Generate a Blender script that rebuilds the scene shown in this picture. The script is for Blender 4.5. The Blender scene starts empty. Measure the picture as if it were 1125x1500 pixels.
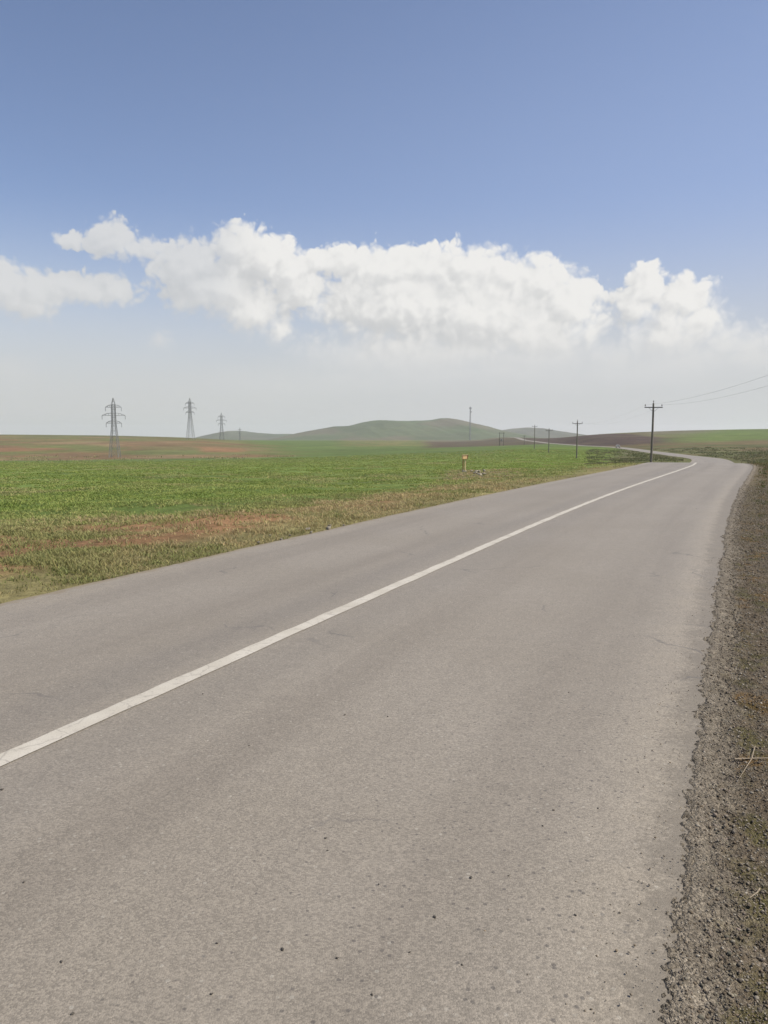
import bpy, math, random
import numpy as np
from mathutils import Vector

rng = np.random.default_rng(11)
random.seed(5)
scene = bpy.context.scene
COL = scene.collection

# ------------------------------------------------------------------ camera
F = 1127.0
EYE = 1.6
HOR = 642.0
P = math.atan((750 - HOR) / F)
cd = bpy.data.cameras.new("camera")
cd.sensor_fit = 'VERTICAL'
cd.sensor_height = 36.0
cd.lens = F / 1500 * 36
cd.clip_start = 0.05
cd.clip_end = 60000
cam = bpy.data.objects.new("camera", cd)
COL.objects.link(cam)
cam.location = (0, 0, EYE)
cam.rotation_euler = (math.pi / 2 - P, 0, 0)
scene.camera = cam


def ray(px, py):
    u = (px - 562.5) / F
    v = (750 - py) / F
    return u, math.cos(P) + v * math.sin(P), -math.sin(P) + v * math.cos(P)


def at(px, py, d):
    """world point seen at photo pixel px,py at distance d along the ground (Y)"""
    u, fy, fz = ray(px, py)
    return Vector((u / fy * d, d, EYE + fz / fy * d))


# ------------------------------------------------------------------ helpers
def tag(o, label=None, cat=None, group=None, kind=None):
    if label: o["label"] = label
    if cat: o["category"] = cat
    if group: o["group"] = group
    if kind: o["kind"] = kind
    return o


def mesh_obj(name, verts, faces, mat, parent=None, smooth=False):
    me = bpy.data.meshes.new(name)
    me.from_pydata([tuple(v) for v in verts], [], faces)
    me.update()
    if smooth:
        me.shade_smooth()
    o = bpy.data.objects.new(name, me)
    COL.objects.link(o)
    if mat: me.materials.append(mat)
    if parent: o.parent = parent
    return o


def np_mesh(name, verts, faces, mat, parent=None, smooth=False, cols=None, colname="tint"):
    """verts (N,3), faces (M,k) numpy -> object; cols (N,3) per vertex base colours"""
    me = bpy.data.meshes.new(name)
    n, (m, k) = len(verts), faces.shape
    me.vertices.add(n)
    me.vertices.foreach_set("co", np.ascontiguousarray(verts, dtype=np.float32).ravel())
    me.loops.add(m * k)
    me.loops.foreach_set("vertex_index", np.ascontiguousarray(faces, dtype=np.int32).ravel())
    me.polygons.add(m)
    me.polygons.foreach_set("loop_start", np.arange(0, m * k, k, dtype=np.int32))
    me.polygons.foreach_set("loop_total", np.full(m, k, dtype=np.int32))
    if cols is not None:
        a = me.attributes.new(colname, 'FLOAT_COLOR', 'POINT')
        c4 = np.ones((n, 4), dtype=np.float32)
        c4[:, :3] = cols
        a.data.foreach_set("color", c4.ravel())
    me.update(calc_edges=True)
    me.validate()
    if smooth:
        me.shade_smooth()
    if mat: me.materials.append(mat)
    o = bpy.data.objects.new(name, me)
    COL.objects.link(o)
    if parent: o.parent = parent
    return o


def empty(name, loc, rz=0.0):
    o = bpy.data.objects.new(name, None)
    o.empty_display_size = 0.3
    o.location = loc
    o.rotation_euler = (0, 0, rz)
    COL.objects.link(o)
    return o


def copy_tree(o, parent=None):
    c = o.copy()
    COL.objects.link(c)
    if parent:
        c.parent = parent
    for ch in list(o.children):
        copy_tree(ch, c)
    return c


class MB:
    """collects bars, tubes and boxes, builds one mesh"""
    def __init__(self):
        self.v, self.f = [], []

    def add(self, vs, fs):
        b = len(self.v)
        self.v += [tuple(x) for x in vs]
        self.f += [tuple(b + i for i in q) for q in fs]

    def bar(self, a, b, w, n=4, w2=None):
        a, b = Vector(a), Vector(b)
        d = (b - a)
        if d.length < 1e-6: return
        d.normalize()
        ref = Vector((0, 0, 1)) if abs(d.z) < 0.9 else Vector((1, 0, 0))
        x = d.cross(ref).normalized()
        y = d.cross(x)
        w2 = w if w2 is None else w2
        vs = []
        for p, r in ((a, w / 2), (b, w2 / 2)):
            for i in range(n):
                t = 2 * math.pi * (i + 0.5) / n
                vs.append(p + (x * math.cos(t) + y * math.sin(t)) * r * (1.414 if n == 4 else 1))
        fs = [(i, (i + 1) % n, n + (i + 1) % n, n + i) for i in range(n)]
        fs += [tuple(range(n - 1, -1, -1)), tuple(range(n, 2 * n))]
        self.add(vs, fs)

    def tube(self, pts, rads, n=10):
        pts = [Vector(p) for p in pts]
        vs = []
        for i, p in enumerate(pts):
            d = (pts[min(i + 1, len(pts) - 1)] - pts[max(i - 1, 0)]).normalized()
            ref = Vector((0, 0, 1)) if abs(d.z) < 0.9 else Vector((1, 0, 0))
            x = d.cross(ref).normalized()
            y = d.cross(x)
            for k in range(n):
                t = 2 * math.pi * k / n
                vs.append(p + (x * math.cos(t) + y * math.sin(t)) * rads[i])
        fs = []
        for i in range(len(pts) - 1):
            for k in range(n):
                fs.append((i * n + k, i * n + (k + 1) % n, (i + 1) * n + (k + 1) % n, (i + 1) * n + k))
        fs += [tuple(range(n - 1, -1, -1)), tuple(range((len(pts) - 1) * n, len(pts) * n))]
        self.add(vs, fs)

    def box(self, c, s, taper=1.0):
        cx, cy, cz = c
        hx, hy, hz = s[0] / 2, s[1] / 2, s[2] / 2
        vs = []
        for z, t in ((-hz, 1.0), (hz, taper)):
            for x, y in ((-1, -1), (1, -1), (1, 1), (-1, 1)):
                vs.append((cx + x * hx * t, cy + y * hy * t, cz + z))
        self.add(vs, [(3, 2, 1, 0), (4, 5, 6, 7), (0, 1, 5, 4), (1, 2, 6, 5), (2, 3, 7, 6), (3, 0, 4, 7)])

    def prism(self, outline, y0, y1):
        """outline in x,z extruded along y"""
        n = len(outline)
        vs = [(x, y0, z) for x, z in outline] + [(x, y1, z) for x, z in outline]
        fs = [(i, (i + 1) % n, n + (i + 1) % n, n + i) for i in range(n)]
        fs += [tuple(range(n - 1, -1, -1)), tuple(range(n, 2 * n))]
        self.add(vs, fs)

    def build(self, name, mat, parent=None, smooth=False, bevel=0):
        o = mesh_obj(name, self.v, self.f, mat, parent, smooth)
        if bevel:
            m = o.modifiers.new("bevel", 'BEVEL')
            m.width = bevel
            m.segments = 2
        return o


# ------------------------------------------------------------------ numpy noise
def _hash(ix, iy, seed):
    h = (ix.astype(np.int64) * 374761393 + iy.astype(np.int64) * 668265263 + seed * 974711) & 0xffffffff
    h = ((h ^ (h >> 13)) * 1274126177) & 0xffffffff
    h = h ^ (h >> 16)
    return (h & 0xffffff) / float(0xffffff)


def vnoise(x, y, seed=0):
    ix, iy = np.floor(x), np.floor(y)
    fx, fy = x - ix, y - iy
    fx = fx * fx * (3 - 2 * fx)
    fy = fy * fy * (3 - 2 * fy)
    a = _hash(ix, iy, seed); b = _hash(ix + 1, iy, seed)
    c = _hash(ix, iy + 1, seed); d = _hash(ix + 1, iy + 1, seed)
    return (a * (1 - fx) + b * fx) * (1 - fy) + (c * (1 - fx) + d * fx) * fy


def fbm(x, y, oct=4, seed=0, rough=0.5):
    s, a, t = 0, 1.0, 0
    for o in range(oct):
        s = s + a * vnoise(x * 2 ** o + 13.7 * o, y * 2 ** o - 7.1 * o, seed + o)
        t += a
        a *= rough
    return s / t


def worley(x, y, seed=0):
    ix, iy = np.floor(x), np.floor(y)
    best = np.full(x.shape, 9.0)
    for dx in (-1, 0, 1):
        for dy in (-1, 0, 1):
            cx, cy = ix + dx, iy + dy
            px = cx + _hash(cx, cy, seed)
            py = cy + _hash(cx, cy, seed + 77)
            best = np.minimum(best, (px - x) ** 2 + (py - y) ** 2)
    return np.sqrt(best)


def sstep(a, b, x):
    t = np.clip((x - a) / (b - a), 0, 1)
    return t * t * (3 - 2 * t)


# ------------------------------------------------------------------ road course
AZ = math.radians(23.98)
T0 = np.array([math.sin(AZ), math.cos(AZ)])
N0 = np.array([math.cos(AZ), -math.sin(AZ)])
near_c = [(-120, -3.22), (-80, -3.22), (-40, -3.22), (-15, -3.22), (0, -3.22), (8, -3.22), (14, -3.19), (20, -3.08),
          (26, -2.88), (32, -2.6), (38, -2.3), (44, -2.03), (50, -1.83)]
ctrl = [s * T0 + c * N0 for s, c in near_c]
ctrl += [np.array(p) for p in [(29.2, 71.5), (41.2, 98.0), (53.6, 126.0), (66.8, 160.0), (79.0, 205.0), (94.2, 275.0),
                               (109.0, 345.0), (117.0, 390.0), (125.5, 494.0), (136.0, 640.0), (154.0, 850.0),
                               (163.0, 950.0), (171.0, 1060.0)]]


def catmull(pts, step=1.0):
    out = []
    pts = [2 * pts[0] - pts[1]] + pts + [2 * pts[-1] - pts[-2]]
    for i in range(1, len(pts) - 2):
        p0, p1, p2, p3 = pts[i - 1:i + 3]
        t0 = 0; t1 = np.linalg.norm(p1 - p0) ** 0.5; t2 = t1 + np.linalg.norm(p2 - p1) ** 0.5
        t3 = t2 + np.linalg.norm(p3 - p2) ** 0.5
        n = max(2, int(np.linalg.norm(p2 - p1) / step))
        for t in np.linspace(t1, t2, n, endpoint=False):
            A1 = (t1 - t) / (t1 - t0) * p0 + (t - t0) / (t1 - t0) * p1
            A2 = (t2 - t) / (t2 - t1) * p1 + (t - t1) / (t2 - t1) * p2
            A3 = (t3 - t) / (t3 - t2) * p2 + (t - t2) / (t3 - t2) * p3
            B1 = (t2 - t) / (t2 - t0) * A1 + (t - t0) / (t2 - t0) * A2
            B2 = (t3 - t) / (t3 - t1) * A2 + (t - t1) / (t3 - t1) * A3
            out.append((t2 - t) / (t2 - t1) * B1 + (t - t1) / (t2 - t1) * B2)
    out.append(pts[-2])
    return np.array(out)


CL = catmull(ctrl, 0.5)
seg = np.linalg.norm(np.diff(CL, axis=0), axis=1)
S = np.concatenate([[0], np.cumsum(seg)])
i0 = int(np.argmin(np.hypot(CL[:, 0] + 3.22 * N0[0], CL[:, 1] + 3.22 * N0[1])))
S = S - S[i0]                                      # s = 0 beside the camera
RZ_Y = np.array([-200, 30, 42, 47, 52, 56, 60, 70, 80, 100, 126, 205, 275, 390, 494, 640, 850, 950, 1060.])
RZ_Z = np.array([0, 0, 0, -.005, -.05, -.16, -.42, -.9, -1.3, -1.85, -2.3, -3.0, -3.05, -2.9, -3.0, -2.4, -.3, 2.4, 3.0])


def road_z_of_y(y):
    return np.interp(y, RZ_Y, RZ_Z)


_zz = road_z_of_y(CL[:, 1])
_k = np.exp(-0.5 * (np.arange(-8, 9) / 3.5) ** 2); _k /= _k.sum()
CZ = np.convolve(np.pad(_zz, 8, mode='edge'), _k, mode='valid')
TAN = np.gradient(CL, axis=0)
TAN /= np.linalg.norm(TAN, axis=1)[:, None]
NOR = np.stack([TAN[:, 1], -TAN[:, 0]], 1)          # to the right


def cl_at(s):
    """centre line point, right normal, height at arc length s (arrays)"""
    return (np.stack([np.interp(s, S, CL[:, 0]), np.interp(s, S, CL[:, 1])], -1),
            np.stack([np.interp(s, S, NOR[:, 0]), np.interp(s, S, NOR[:, 1])], -1),
            np.interp(s, S, CZ))


_sub = np.arange(0, len(CL), 6)


def road_coords(x, y):
    """(s, perp) of points relative to the centre line"""
    x = np.asarray(x, float).ravel(); y = np.asarray(y, float).ravel()
    s = np.empty_like(x); p = np.empty_like(x)
    cx, cy = CL[_sub, 0], CL[_sub, 1]
    for a in range(0, len(x), 40000):
        xs, ys = x[a:a + 40000], y[a:a + 40000]
        d2 = (xs[:, None] - cx[None]) ** 2 + (ys[:, None] - cy[None]) ** 2
        j = _sub[np.argmin(d2, axis=1)]
        dx, dy = xs - CL[j, 0], ys - CL[j, 1]
        ss = S[j] + dx * TAN[j, 0] + dy * TAN[j, 1]
        ccx, ccy = np.interp(ss, S, CL[:, 0]), np.interp(ss, S, CL[:, 1])
        nx, ny = np.interp(ss, S, NOR[:, 0]), np.interp(ss, S, NOR[:, 1])
        s[a:a + 40000] = ss
        p[a:a + 40000] = (xs - ccx) * nx + (ys - ccy) * ny
    return s, p


def edge_right(s):
    e = np.interp(s, [-100, 2, 4, 6, 9, 12.4, 24, 34, 54, 80, 2000], [3.17, 3.17, 3.18, 3.19, 3.22, 3.27, 3.33, 3.3, 3.3, 3.3, 3.3])
    return e + 0.05 * (vnoise(s * 1.1, s * 0 + 3.3, 5) - .5) + 0.05 * (vnoise(s * 4.2, s * 0 + 1.3, 6) - .5) \
        + 0.03 * (vnoise(s * 14., s * 0 + .3, 8) - .5)


def edge_left(s):
    return -3.27 + 0.04 * (vnoise(s * 11., s * 0 + 2.9, 17) - .5) + 0.06 * (vnoise(s * .6, s * 0 + 8.3, 15) - .5) + 0.05 * (vnoise(s * 3.1, s * 0 + 2.3, 16) - .5)


# ------------------------------------------------------------------ terrain heights
KD = np.array([4, 10, 25, 50, 80, 120, 200, 300, 340, 400, 500, 650, 800, 1000, 1300, 2000, 9000.])
KU = [-700, 0, 170, 280, 350, 450, 560, 680, 760, 800, 840, 885, 930, 970, 1020, 1125, 1300, 1800]
KZ = np.array([
    [0, -.08, -.3, -.8, -1.5, -2.6, -4.8, -7.6, -8.1, -7.0, -3.2, 2.0, 5.9, 6.4, 2.0, -4, -5],      # -700
    [0, -.08, -.3, -.8, -1.5, -2.6, -4.8, -7.6, -8.1, -7.0, -3.2, 2.0, 5.7, 6.2, 2.0, -4, -5],      # 0
    [0, -.08, -.3, -.8, -1.5, -2.6, -4.8, -7.4, -7.9, -6.9, -3.2, 1.6, 4.6, 4.6, 1.0, -4, -5],      # 170
    [0, -.08, -.3, -.8, -1.5, -2.6, -4.7, -7.1, -7.5, -6.6, -3.6, 1.4, 2.2, 1.8, -1.0, -4, -5],     # 280
    [0, -.08, -.3, -.8, -1.5, -2.6, -4.6, -6.6, -6.9, -6.2, -4.8, -2.6, -1.1, -1.0, -2.0, -4, -5],  # 350
    [0, -.07, -.3, -.75, -1.4, -2.4, -4.2, -5.9, -6.2, -6.4, -6.2, -5.0, -3.3, -1.9, -2.3, -3.5, -5],  # 450
    [0, -.06, -.25, -.6, -1.3, -2.2, -3.7, -5.0, -5.2, -5.4, -5.4, -4.6, -3.5, -2.2, -2.2, -3.2, -5],  # 560
    [0, -.05, -.2, -.5, -1.2, -2.0, -3.0, -3.8, -3.95, -4.1, -4.2, -3.9, -3.2, -2.6, -2.3, -3.0, -5],  # 680
    [0, -.05, -.15, -.4, -1.2, -2.0, -2.8, -2.9, -2.6, -2.7, -3.1, -3.0, -1.8, 1.8, 2.2, -2.0, -5],  # 760
    [0, -.05, -.15, -.4, -1.3, -2.2, -3.2, -3.2, -2.9, -2.9, -3.0, -2.4, -1.0, 1.2, 1.5, -2.0, -5],  # 800
    [0, -.05, -.15, -.4, -1.3, -2.3, -3.1, -3.2, -3.1, -3.0, -2.9, 2.2, 4.2, 4.0, 0, -3, -5],        # 840
    [0, -.05, -.15, -.4, -1.5, -2.4, -3.1, -3.1, -3.0, -2.9, -1.2, 4.7, 6.6, 6.0, 0, -3, -5],        # 885
    [0, -.05, -.12, -.4, -1.5, -2.4, -3.2, -3.1, -2.9, -2.3, -.8, 4.4, 8.2, 8.0, 2, -3, -5],         # 930
    [0, -.05, -.1, -.35, -1.4, -2.3, -3.2, -3.0, -2.6, -1.7, -.2, 4.0, 9.4, 9.6, 4, -3, -5],         # 970
    [0, -.05, -.08, -.3, -1.1, -2.2, -3.0, -2.7, -2.3, -1.5, .6, 5.4, 10.5, 11, 6, -2, -5],          # 1020
    [0, -.05, -.02, .05, -.5, -1.6, -2.8, -2.7, -2.2, -1.3, 1.0, 6.0, 11.9, 12.4, 8, -2, -5],         # 1125
    [0, -.05, 0, .1, -.4, -1.2, -2.4, -2.4, -2.0, -1.0, 1.5, 6.6, 12.6, 13, 9, -2, -5],              # 1300
    [0, -.05, 0, .1, -.3, -.8, -2.0, -2.0, -1.6, -.6, 2, 7, 12.6, 13, 9, -2, -5],                    # 1800
])
NU, ND = 520, 420
GU = np.linspace(-1300, 1900, NU)
GL = np.linspace(math.log(4), math.log(9000), ND)
_t1 = np.stack([np.interp(GL, np.log(KD), r) for r in KZ])
TAB = np.stack([np.interp(GU, KU, _t1[:, j]) for j in range(ND)], 1)


def _blur(a, sig, axis):
    r = int(sig * 3)
    k = np.exp(-0.5 * (np.arange(-r, r + 1) / sig) ** 2); k /= k.sum()
    pad = [(0, 0), (0, 0)]; pad[axis] = (r, r)
    return np.apply_along_axis(lambda m: np.convolve(m, k, mode='valid'), axis, np.pad(a, pad, mode='edge'))


TAB = _blur(_blur(TAB, 4, 0), 3.5, 1)


def px_d(x, y):
    az = np.clip(np.arctan2(x, y), -0.86, 0.86)
    r = np.hypot(x, y)
    d = np.maximum(r * np.cos(az), 4.0)
    return 562.5 + F * np.tan(az), d


def free_z(x, y):
    u, d = px_d(x, y)
    fu = np.clip((u - GU[0]) / (GU[1] - GU[0]), 0, NU - 1.001)
    fd = np.clip((np.log(d) - GL[0]) / (GL[1] - GL[0]), 0, ND - 1.001)
    i, j = fu.astype(int), fd.astype(int)
    a, b = fu - i, fd - j
    z = (TAB[i, j] * (1 - a) + TAB[i + 1, j] * a) * (1 - b) + (TAB[i, j + 1] * (1 - a) + TAB[i + 1, j + 1] * a) * b
    far = sstep(300, 700, d)
    z = z + (fbm(x / 60, y / 60, 3, 3) - .5) * 1.0 * sstep(60, 400, d) * (1 - .4 * far)
    return z


def terrain(x, y):
    """height of the ground, with the road bed blended in; also s, perp"""
    x = np.asarray(x, float).ravel(); y = np.asarray(y, float).ravel()
    s, p = road_coords(x, y)
    z = free_z(x, y)
    rz = np.interp(s, S, CZ) - 0.065
    ap = np.abs(p)
    d = np.hypot(x, y)
    w = sstep(3.6, np.where(p < 0, 9.0, 7.0) + 0.04 * np.maximum(s, 0), ap)
    ok = (s > S[0] + 1) & (s < S[-1] - 1)
    z2 = rz * (1 - w) + z * w
    # little ditch and lumps beside the road
    lump = (fbm(x / .9, y / .9, 3, 21) - .5) * 0.12 * sstep(3.9, 6.0, ap) * (1 - sstep(60, 120, d))
    lump = lump + (fbm(x / 3.5, y / 3.5, 2, 22) - .5) * 0.25 * sstep(4.2, 8.0, ap) * (1 - sstep(100, 220, d))
    return np.where(ok, z2, z) + lump, s, p


# ------------------------------------------------------------------ material helpers
class NT:
    def __init__(self, nt):
        self.nt = nt
        self.N = nt.nodes
        self.L = nt.links

    def n(self, t, **kw):
        o = self.N.new(t)
        for k, v in kw.items():
            setattr(o, k, v)
        return o

    def setin(self, sock, v):
        if isinstance(v, bpy.types.NodeSocket):
            self.L.new(v, sock)
        elif v is not None:
            sock.default_value = v

    def math(self, op, a, b=None, c=None, clamp=False):
        o = self.n('ShaderNodeMath', operation=op, use_clamp=clamp)
        for i, v in enumerate((a, b, c)):
            if v is not None: self.setin(o.inputs[i], v)
        return o.outputs[0]

    def vmath(self, op, a, b=None, scale=None):
        o = self.n('ShaderNodeVectorMath', operation=op)
        self.setin(o.inputs[0], a)
        if b is not None: self.setin(o.inputs[1], b)
        if scale is not None: self.setin(o.inputs['Scale'], scale)
        return o.outputs['Value'] if op in ('LENGTH', 'DOT_PRODUCT', 'DISTANCE') else o.outputs[0]

    def mix(self, f, a, b, blend='MIX'):
        o = self.n('ShaderNodeMix', data_type='RGBA', blend_type=blend)
        self.setin(o.inputs[0], f)
        for sock, v in ((o.inputs[6], a), (o.inputs[7], b)):
            if not isinstance(v, bpy.types.NodeSocket) and len(v) == 3: v = (*v, 1)
            self.setin(sock, v)
        return o.outputs[2]

    def noise(self, vec, scale, detail=3, rough=.55, lac=2.0, dist=0.0):
        o = self.n('ShaderNodeTexNoise')
        if vec is not None: self.L.new(vec, o.inputs['Vector'])
        self.setin(o.inputs['Scale'], scale); self.setin(o.inputs['Detail'], detail)
        self.setin(o.inputs['Roughness'], rough); self.setin(o.inputs['Lacunarity'], lac)
        self.setin(o.inputs['Distortion'], dist)
        return o.outputs['Fac']

    def vor(self, vec, scale, feature='F1', out='Distance', detail=0, rough=.5, smooth=None, rand=1.0):
        o = self.n('ShaderNodeTexVoronoi', feature=feature)
        if vec is not None: self.L.new(vec, o.inputs['Vector'])
        self.setin(o.inputs['Scale'], scale)
        if 'Detail' in o.inputs: self.setin(o.inputs['Detail'], detail)
        if 'Roughness' in o.inputs: self.setin(o.inputs['Roughness'], rough)
        if smooth is not None and 'Smoothness' in o.inputs: self.setin(o.inputs['Smoothness'], smooth)
        return o.outputs[out]

    def smooth(self, v, a, b, lo=0.0, hi=1.0):
        o = self.n('ShaderNodeMapRange', interpolation_type='SMOOTHSTEP')
        self.setin(o.inputs[0], v)
        for i, x in zip((1, 2, 3, 4), (a, b, lo, hi)): self.setin(o.inputs[i], x)
        return o.outputs[0]

    def obj(self):
        return self.n('ShaderNodeTexCoord').outputs['Object']

    def attr(self, name):
        return self.n('ShaderNodeAttribute', attribute_name=name)

    def bump(self, h, strength, dist):
        o = self.n('ShaderNodeBump')
        self.setin(o.inputs['Strength'], strength); self.setin(o.inputs['Distance'], dist)
        self.L.new(h, o.inputs['Height'])
        return o.outputs[0]


def new_mat(name, rough=0.9, spec=0.3):
    m = bpy.data.materials.new(name)
    m.use_nodes = True
    t = NT(m.node_tree)
    b = m.node_tree.nodes['Principled BSDF']
    b.inputs['Roughness'].default_value = rough
    b.inputs['Specular IOR Level'].default_value = spec
    return m, t, b


def simple(name, col, rough=.7, metal=0.0, var=.25, scale=6.0, spec=.3):
    m, t, b = new_mat(name, rough, spec)
    n = t.noise(t.obj(), scale, 4)
    c = t.mix(n, tuple(x * (1 - var) for x in col), tuple(x * (1 + var) for x in col))
    t.L.new(c, b.inputs['Base Color'])
    b.inputs['Metallic'].default_value = metal
    return m


# ---- asphalt -------------------------------------------------------------
def asphalt():
    m, t, b = new_mat("asphalt", .62, .45)
    o = t.obj()
    uv = t.n('ShaderNodeUVMap', uv_map='lane').outputs[0]
    sx = t.n('ShaderNodeSeparateXYZ'); t.L.new(uv, sx.inputs[0])
    ac, al = sx.outputs[0], sx.outputs[1]
    big = t.noise(o, .35, 5, .6)
    base = t.mix(t.smooth(big, .3, .7), (.222, .192, .151), (.244, .213, .172))
    # long streaks along the lanes
    st = t.n('ShaderNodeCombineXYZ')
    t.L.new(t.math('MULTIPLY', ac, 1.6), st.inputs[0]); t.L.new(t.math('MULTIPLY', al, .07), st.inputs[1])
    streak = t.noise(st.outputs[0], 1.0, 4, .6)
    base = t.mix(t.smooth(streak, .42, .75, 0, .5), base, (.190, .164, .131))
    # darker oily band just left of the centre line, worn wheel paths
    db = t.math('ABSOLUTE', t.math('SUBTRACT', ac, -.42))
    band = t.math('MULTIPLY', t.smooth(db, .38, .05), t.smooth(streak, .2, .6, .35, .8))
    base = t.mix(t.math('MULTIPLY', band, .38), base, (.150, .133, .112))
    db2 = t.math('ABSOLUTE', t.math('SUBTRACT', ac, .35))
    base = t.mix(t.math('MULTIPLY', t.smooth(db2, .4, .05), .28), base, (.166, .147, .122))
    # dusty pale edges
    ed = t.math('ABSOLUTE', ac)
    dust = t.math('MULTIPLY', t.smooth(ed, 2.5, 3.2), t.smooth(t.noise(o, 1.7, 4), .3, .65, .3, 1.0))
    base = t.mix(t.math('MULTIPLY', dust, .55), base, (.30, .255, .19))
    for wc in (-2.45, -1.0, .95, 2.4):
        wd = t.math('ABSOLUTE', t.math('SUBTRACT', ac, wc))
        base = t.mix(t.math('MULTIPLY', t.smooth(wd, .42, .05), t.smooth(streak, .3, .7, .10, .48)), base, (.178, .152, .119))
    # repaired pale smear on far lane
    # aggregate
    cell = t.n('ShaderNodeTexVoronoi'); t.L.new(o, cell.inputs['Vector']); cell.inputs['Scale'].default_value = 140
    sc = t.n('ShaderNodeSeparateColor'); t.L.new(cell.outputs['Color'], sc.inputs[0])
    g1 = t.smooth(sc.outputs[0], 0, 1, .80, 1.18)
    base = t.mix(1.0, base, t.n_gray(g1), 'MULTIPLY')
    cell2 = t.n('ShaderNodeTexVoronoi'); t.L.new(o, cell2.inputs['Vector']); cell2.inputs['Scale'].default_value = 46
    sc2 = t.n('ShaderNodeSeparateColor'); t.L.new(cell2.outputs['Color'], sc2.inputs[0])
    near_stone = t.smooth(cell2.outputs['Distance'], .42, .25)
    white = t.math('MULTIPLY', t.smooth(sc2.outputs[1], .93, .98), near_stone)
    dark = t.math('MULTIPLY', t.smooth(sc2.outputs[2], .93, .97), near_stone)
    base = t.mix(t.math('MULTIPLY', white, .4), base, (.40, .37, .31))
    base = t.mix(t.math('MULTIPLY', dark, .7), base, (.085, .075, .065))
    fine = t.noise(o, 260, 3, .7)
    base = t.mix(1.0, base, t.n_gray(t.smooth(fine, .2, .8, .80, 1.18)), 'MULTIPLY')
    mid = t.noise(o, 9, 5, .65)
    base = t.mix(1.0, base, t.n_gray(t.smooth(mid, .25, .75, .95, 1.05)), 'MULTIPLY')
    # the right edge ravels into loose grey grit
    ravel = t.math('ADD', t.smooth(ac, 2.70, 3.17), t.math('MULTIPLY', t.math('SUBTRACT', t.noise(o, 42, 5, .75), .5), 1.5))
    ravel = t.math('ADD', ravel, t.math('MULTIPLY', t.math('SUBTRACT', t.noise(o, 5, 3, .6), .5), .9))
    rv = t.math('MULTIPLY', t.smooth(ravel, .50, .95), t.smooth(ac, 2.6, 2.9))
    base = t.mix(t.math('MULTIPLY', rv, .62), base, (.125, .106, .080))
    # soil and dust washed over the left edge
    lw = t.math('ADD', t.smooth(ac, -2.75, -3.3), t.math('MULTIPLY', t.math('SUBTRACT', t.noise(o, 3.2, 6, .7), .5), 1.6))
    base = t.mix(t.math('MULTIPLY', t.smooth(lw, .62, .95), t.smooth(ac, -2.6, -2.9, 0, .75)), base, (.215, .168, .105))
    # hairline cracks, sparse
    wv = t.vmath('ADD', o, t.vmath('SCALE', t.n_col(o, 3.0), scale=.35))
    cr = t.vor(wv, .55, 'DISTANCE_TO_EDGE')
    crm = t.math('MULTIPLY', t.smooth(cr, .008, .001), t.smooth(t.noise(o, .6, 2), .54, .62))
    base = t.mix(t.math('MULTIPLY', crm, .6), base, (.10, .09, .08))
    t.L.new(base, b.inputs['Base Color'])
    h = t.math('ADD', t.math('MULTIPLY', cell.outputs['Distance'], -.7), t.math('MULTIPLY', fine, .8))
    h = t.math('ADD', h, t.math('MULTIPLY', cell2.outputs['Distance'], -.5))
    t.L.new(t.bump(h, .4, .005), b.inputs['Normal'])
    return m


def n_gray(self, v):
    o = self.n('ShaderNodeCombineColor')
    for i in range(3): self.L.new(v, o.inputs[i])
    return o.outputs[0]


def n_col(self, vec, scale):
    o = self.n('ShaderNodeTexNoise'); self.L.new(vec, o.inputs['Vector']); o.inputs['Scale'].default_value = scale
    o.inputs['Detail'].default_value = 3
    return self.vmath('SUBTRACT', o.outputs['Color'], (.5, .5, .5))


NT.n_gray = n_gray
NT.n_col = n_col


def paint():
    m, t, b = new_mat("road_paint", .75, .3)
    o = t.obj()
    n = t.noise(o, 3.0, 6, .65)
    c = t.mix(t.smooth(n, .3, .7), (.42, .385, .32), (.49, .455, .39))
    fine = t.noise(o, 130, 3, .7)
    c = t.mix(t.smooth(fine, .56, .72), c, (.27, .24, .20))
    wv = t.vmath('ADD', o, t.vmath('SCALE', t.n_col(o, 8.0), scale=.12))
    cr = t.smooth(t.vor(wv, 2.6, 'DISTANCE_TO_EDGE'), .016, .004)
    c = t.mix(t.math('MULTIPLY', cr, .6), c, (.27, .245, .21))
    scuff = t.smooth(t.noise(o, 1.3, 5, .65), .45, .7)
    c = t.mix(t.math('MULTIPLY', scuff, .35), c, (.30, .27, .22))
    worn = t.smooth(t.noise(o, 24, 6, .75), .53, .66)
    c = t.mix(t.math('MULTIPLY', worn, .7), c, (.27, .245, .21))
    t.L.new(c, b.inputs['Base Color'])
    t.L.new(t.bump(fine, .4, .003), b.inputs['Normal'])
    return m


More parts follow.
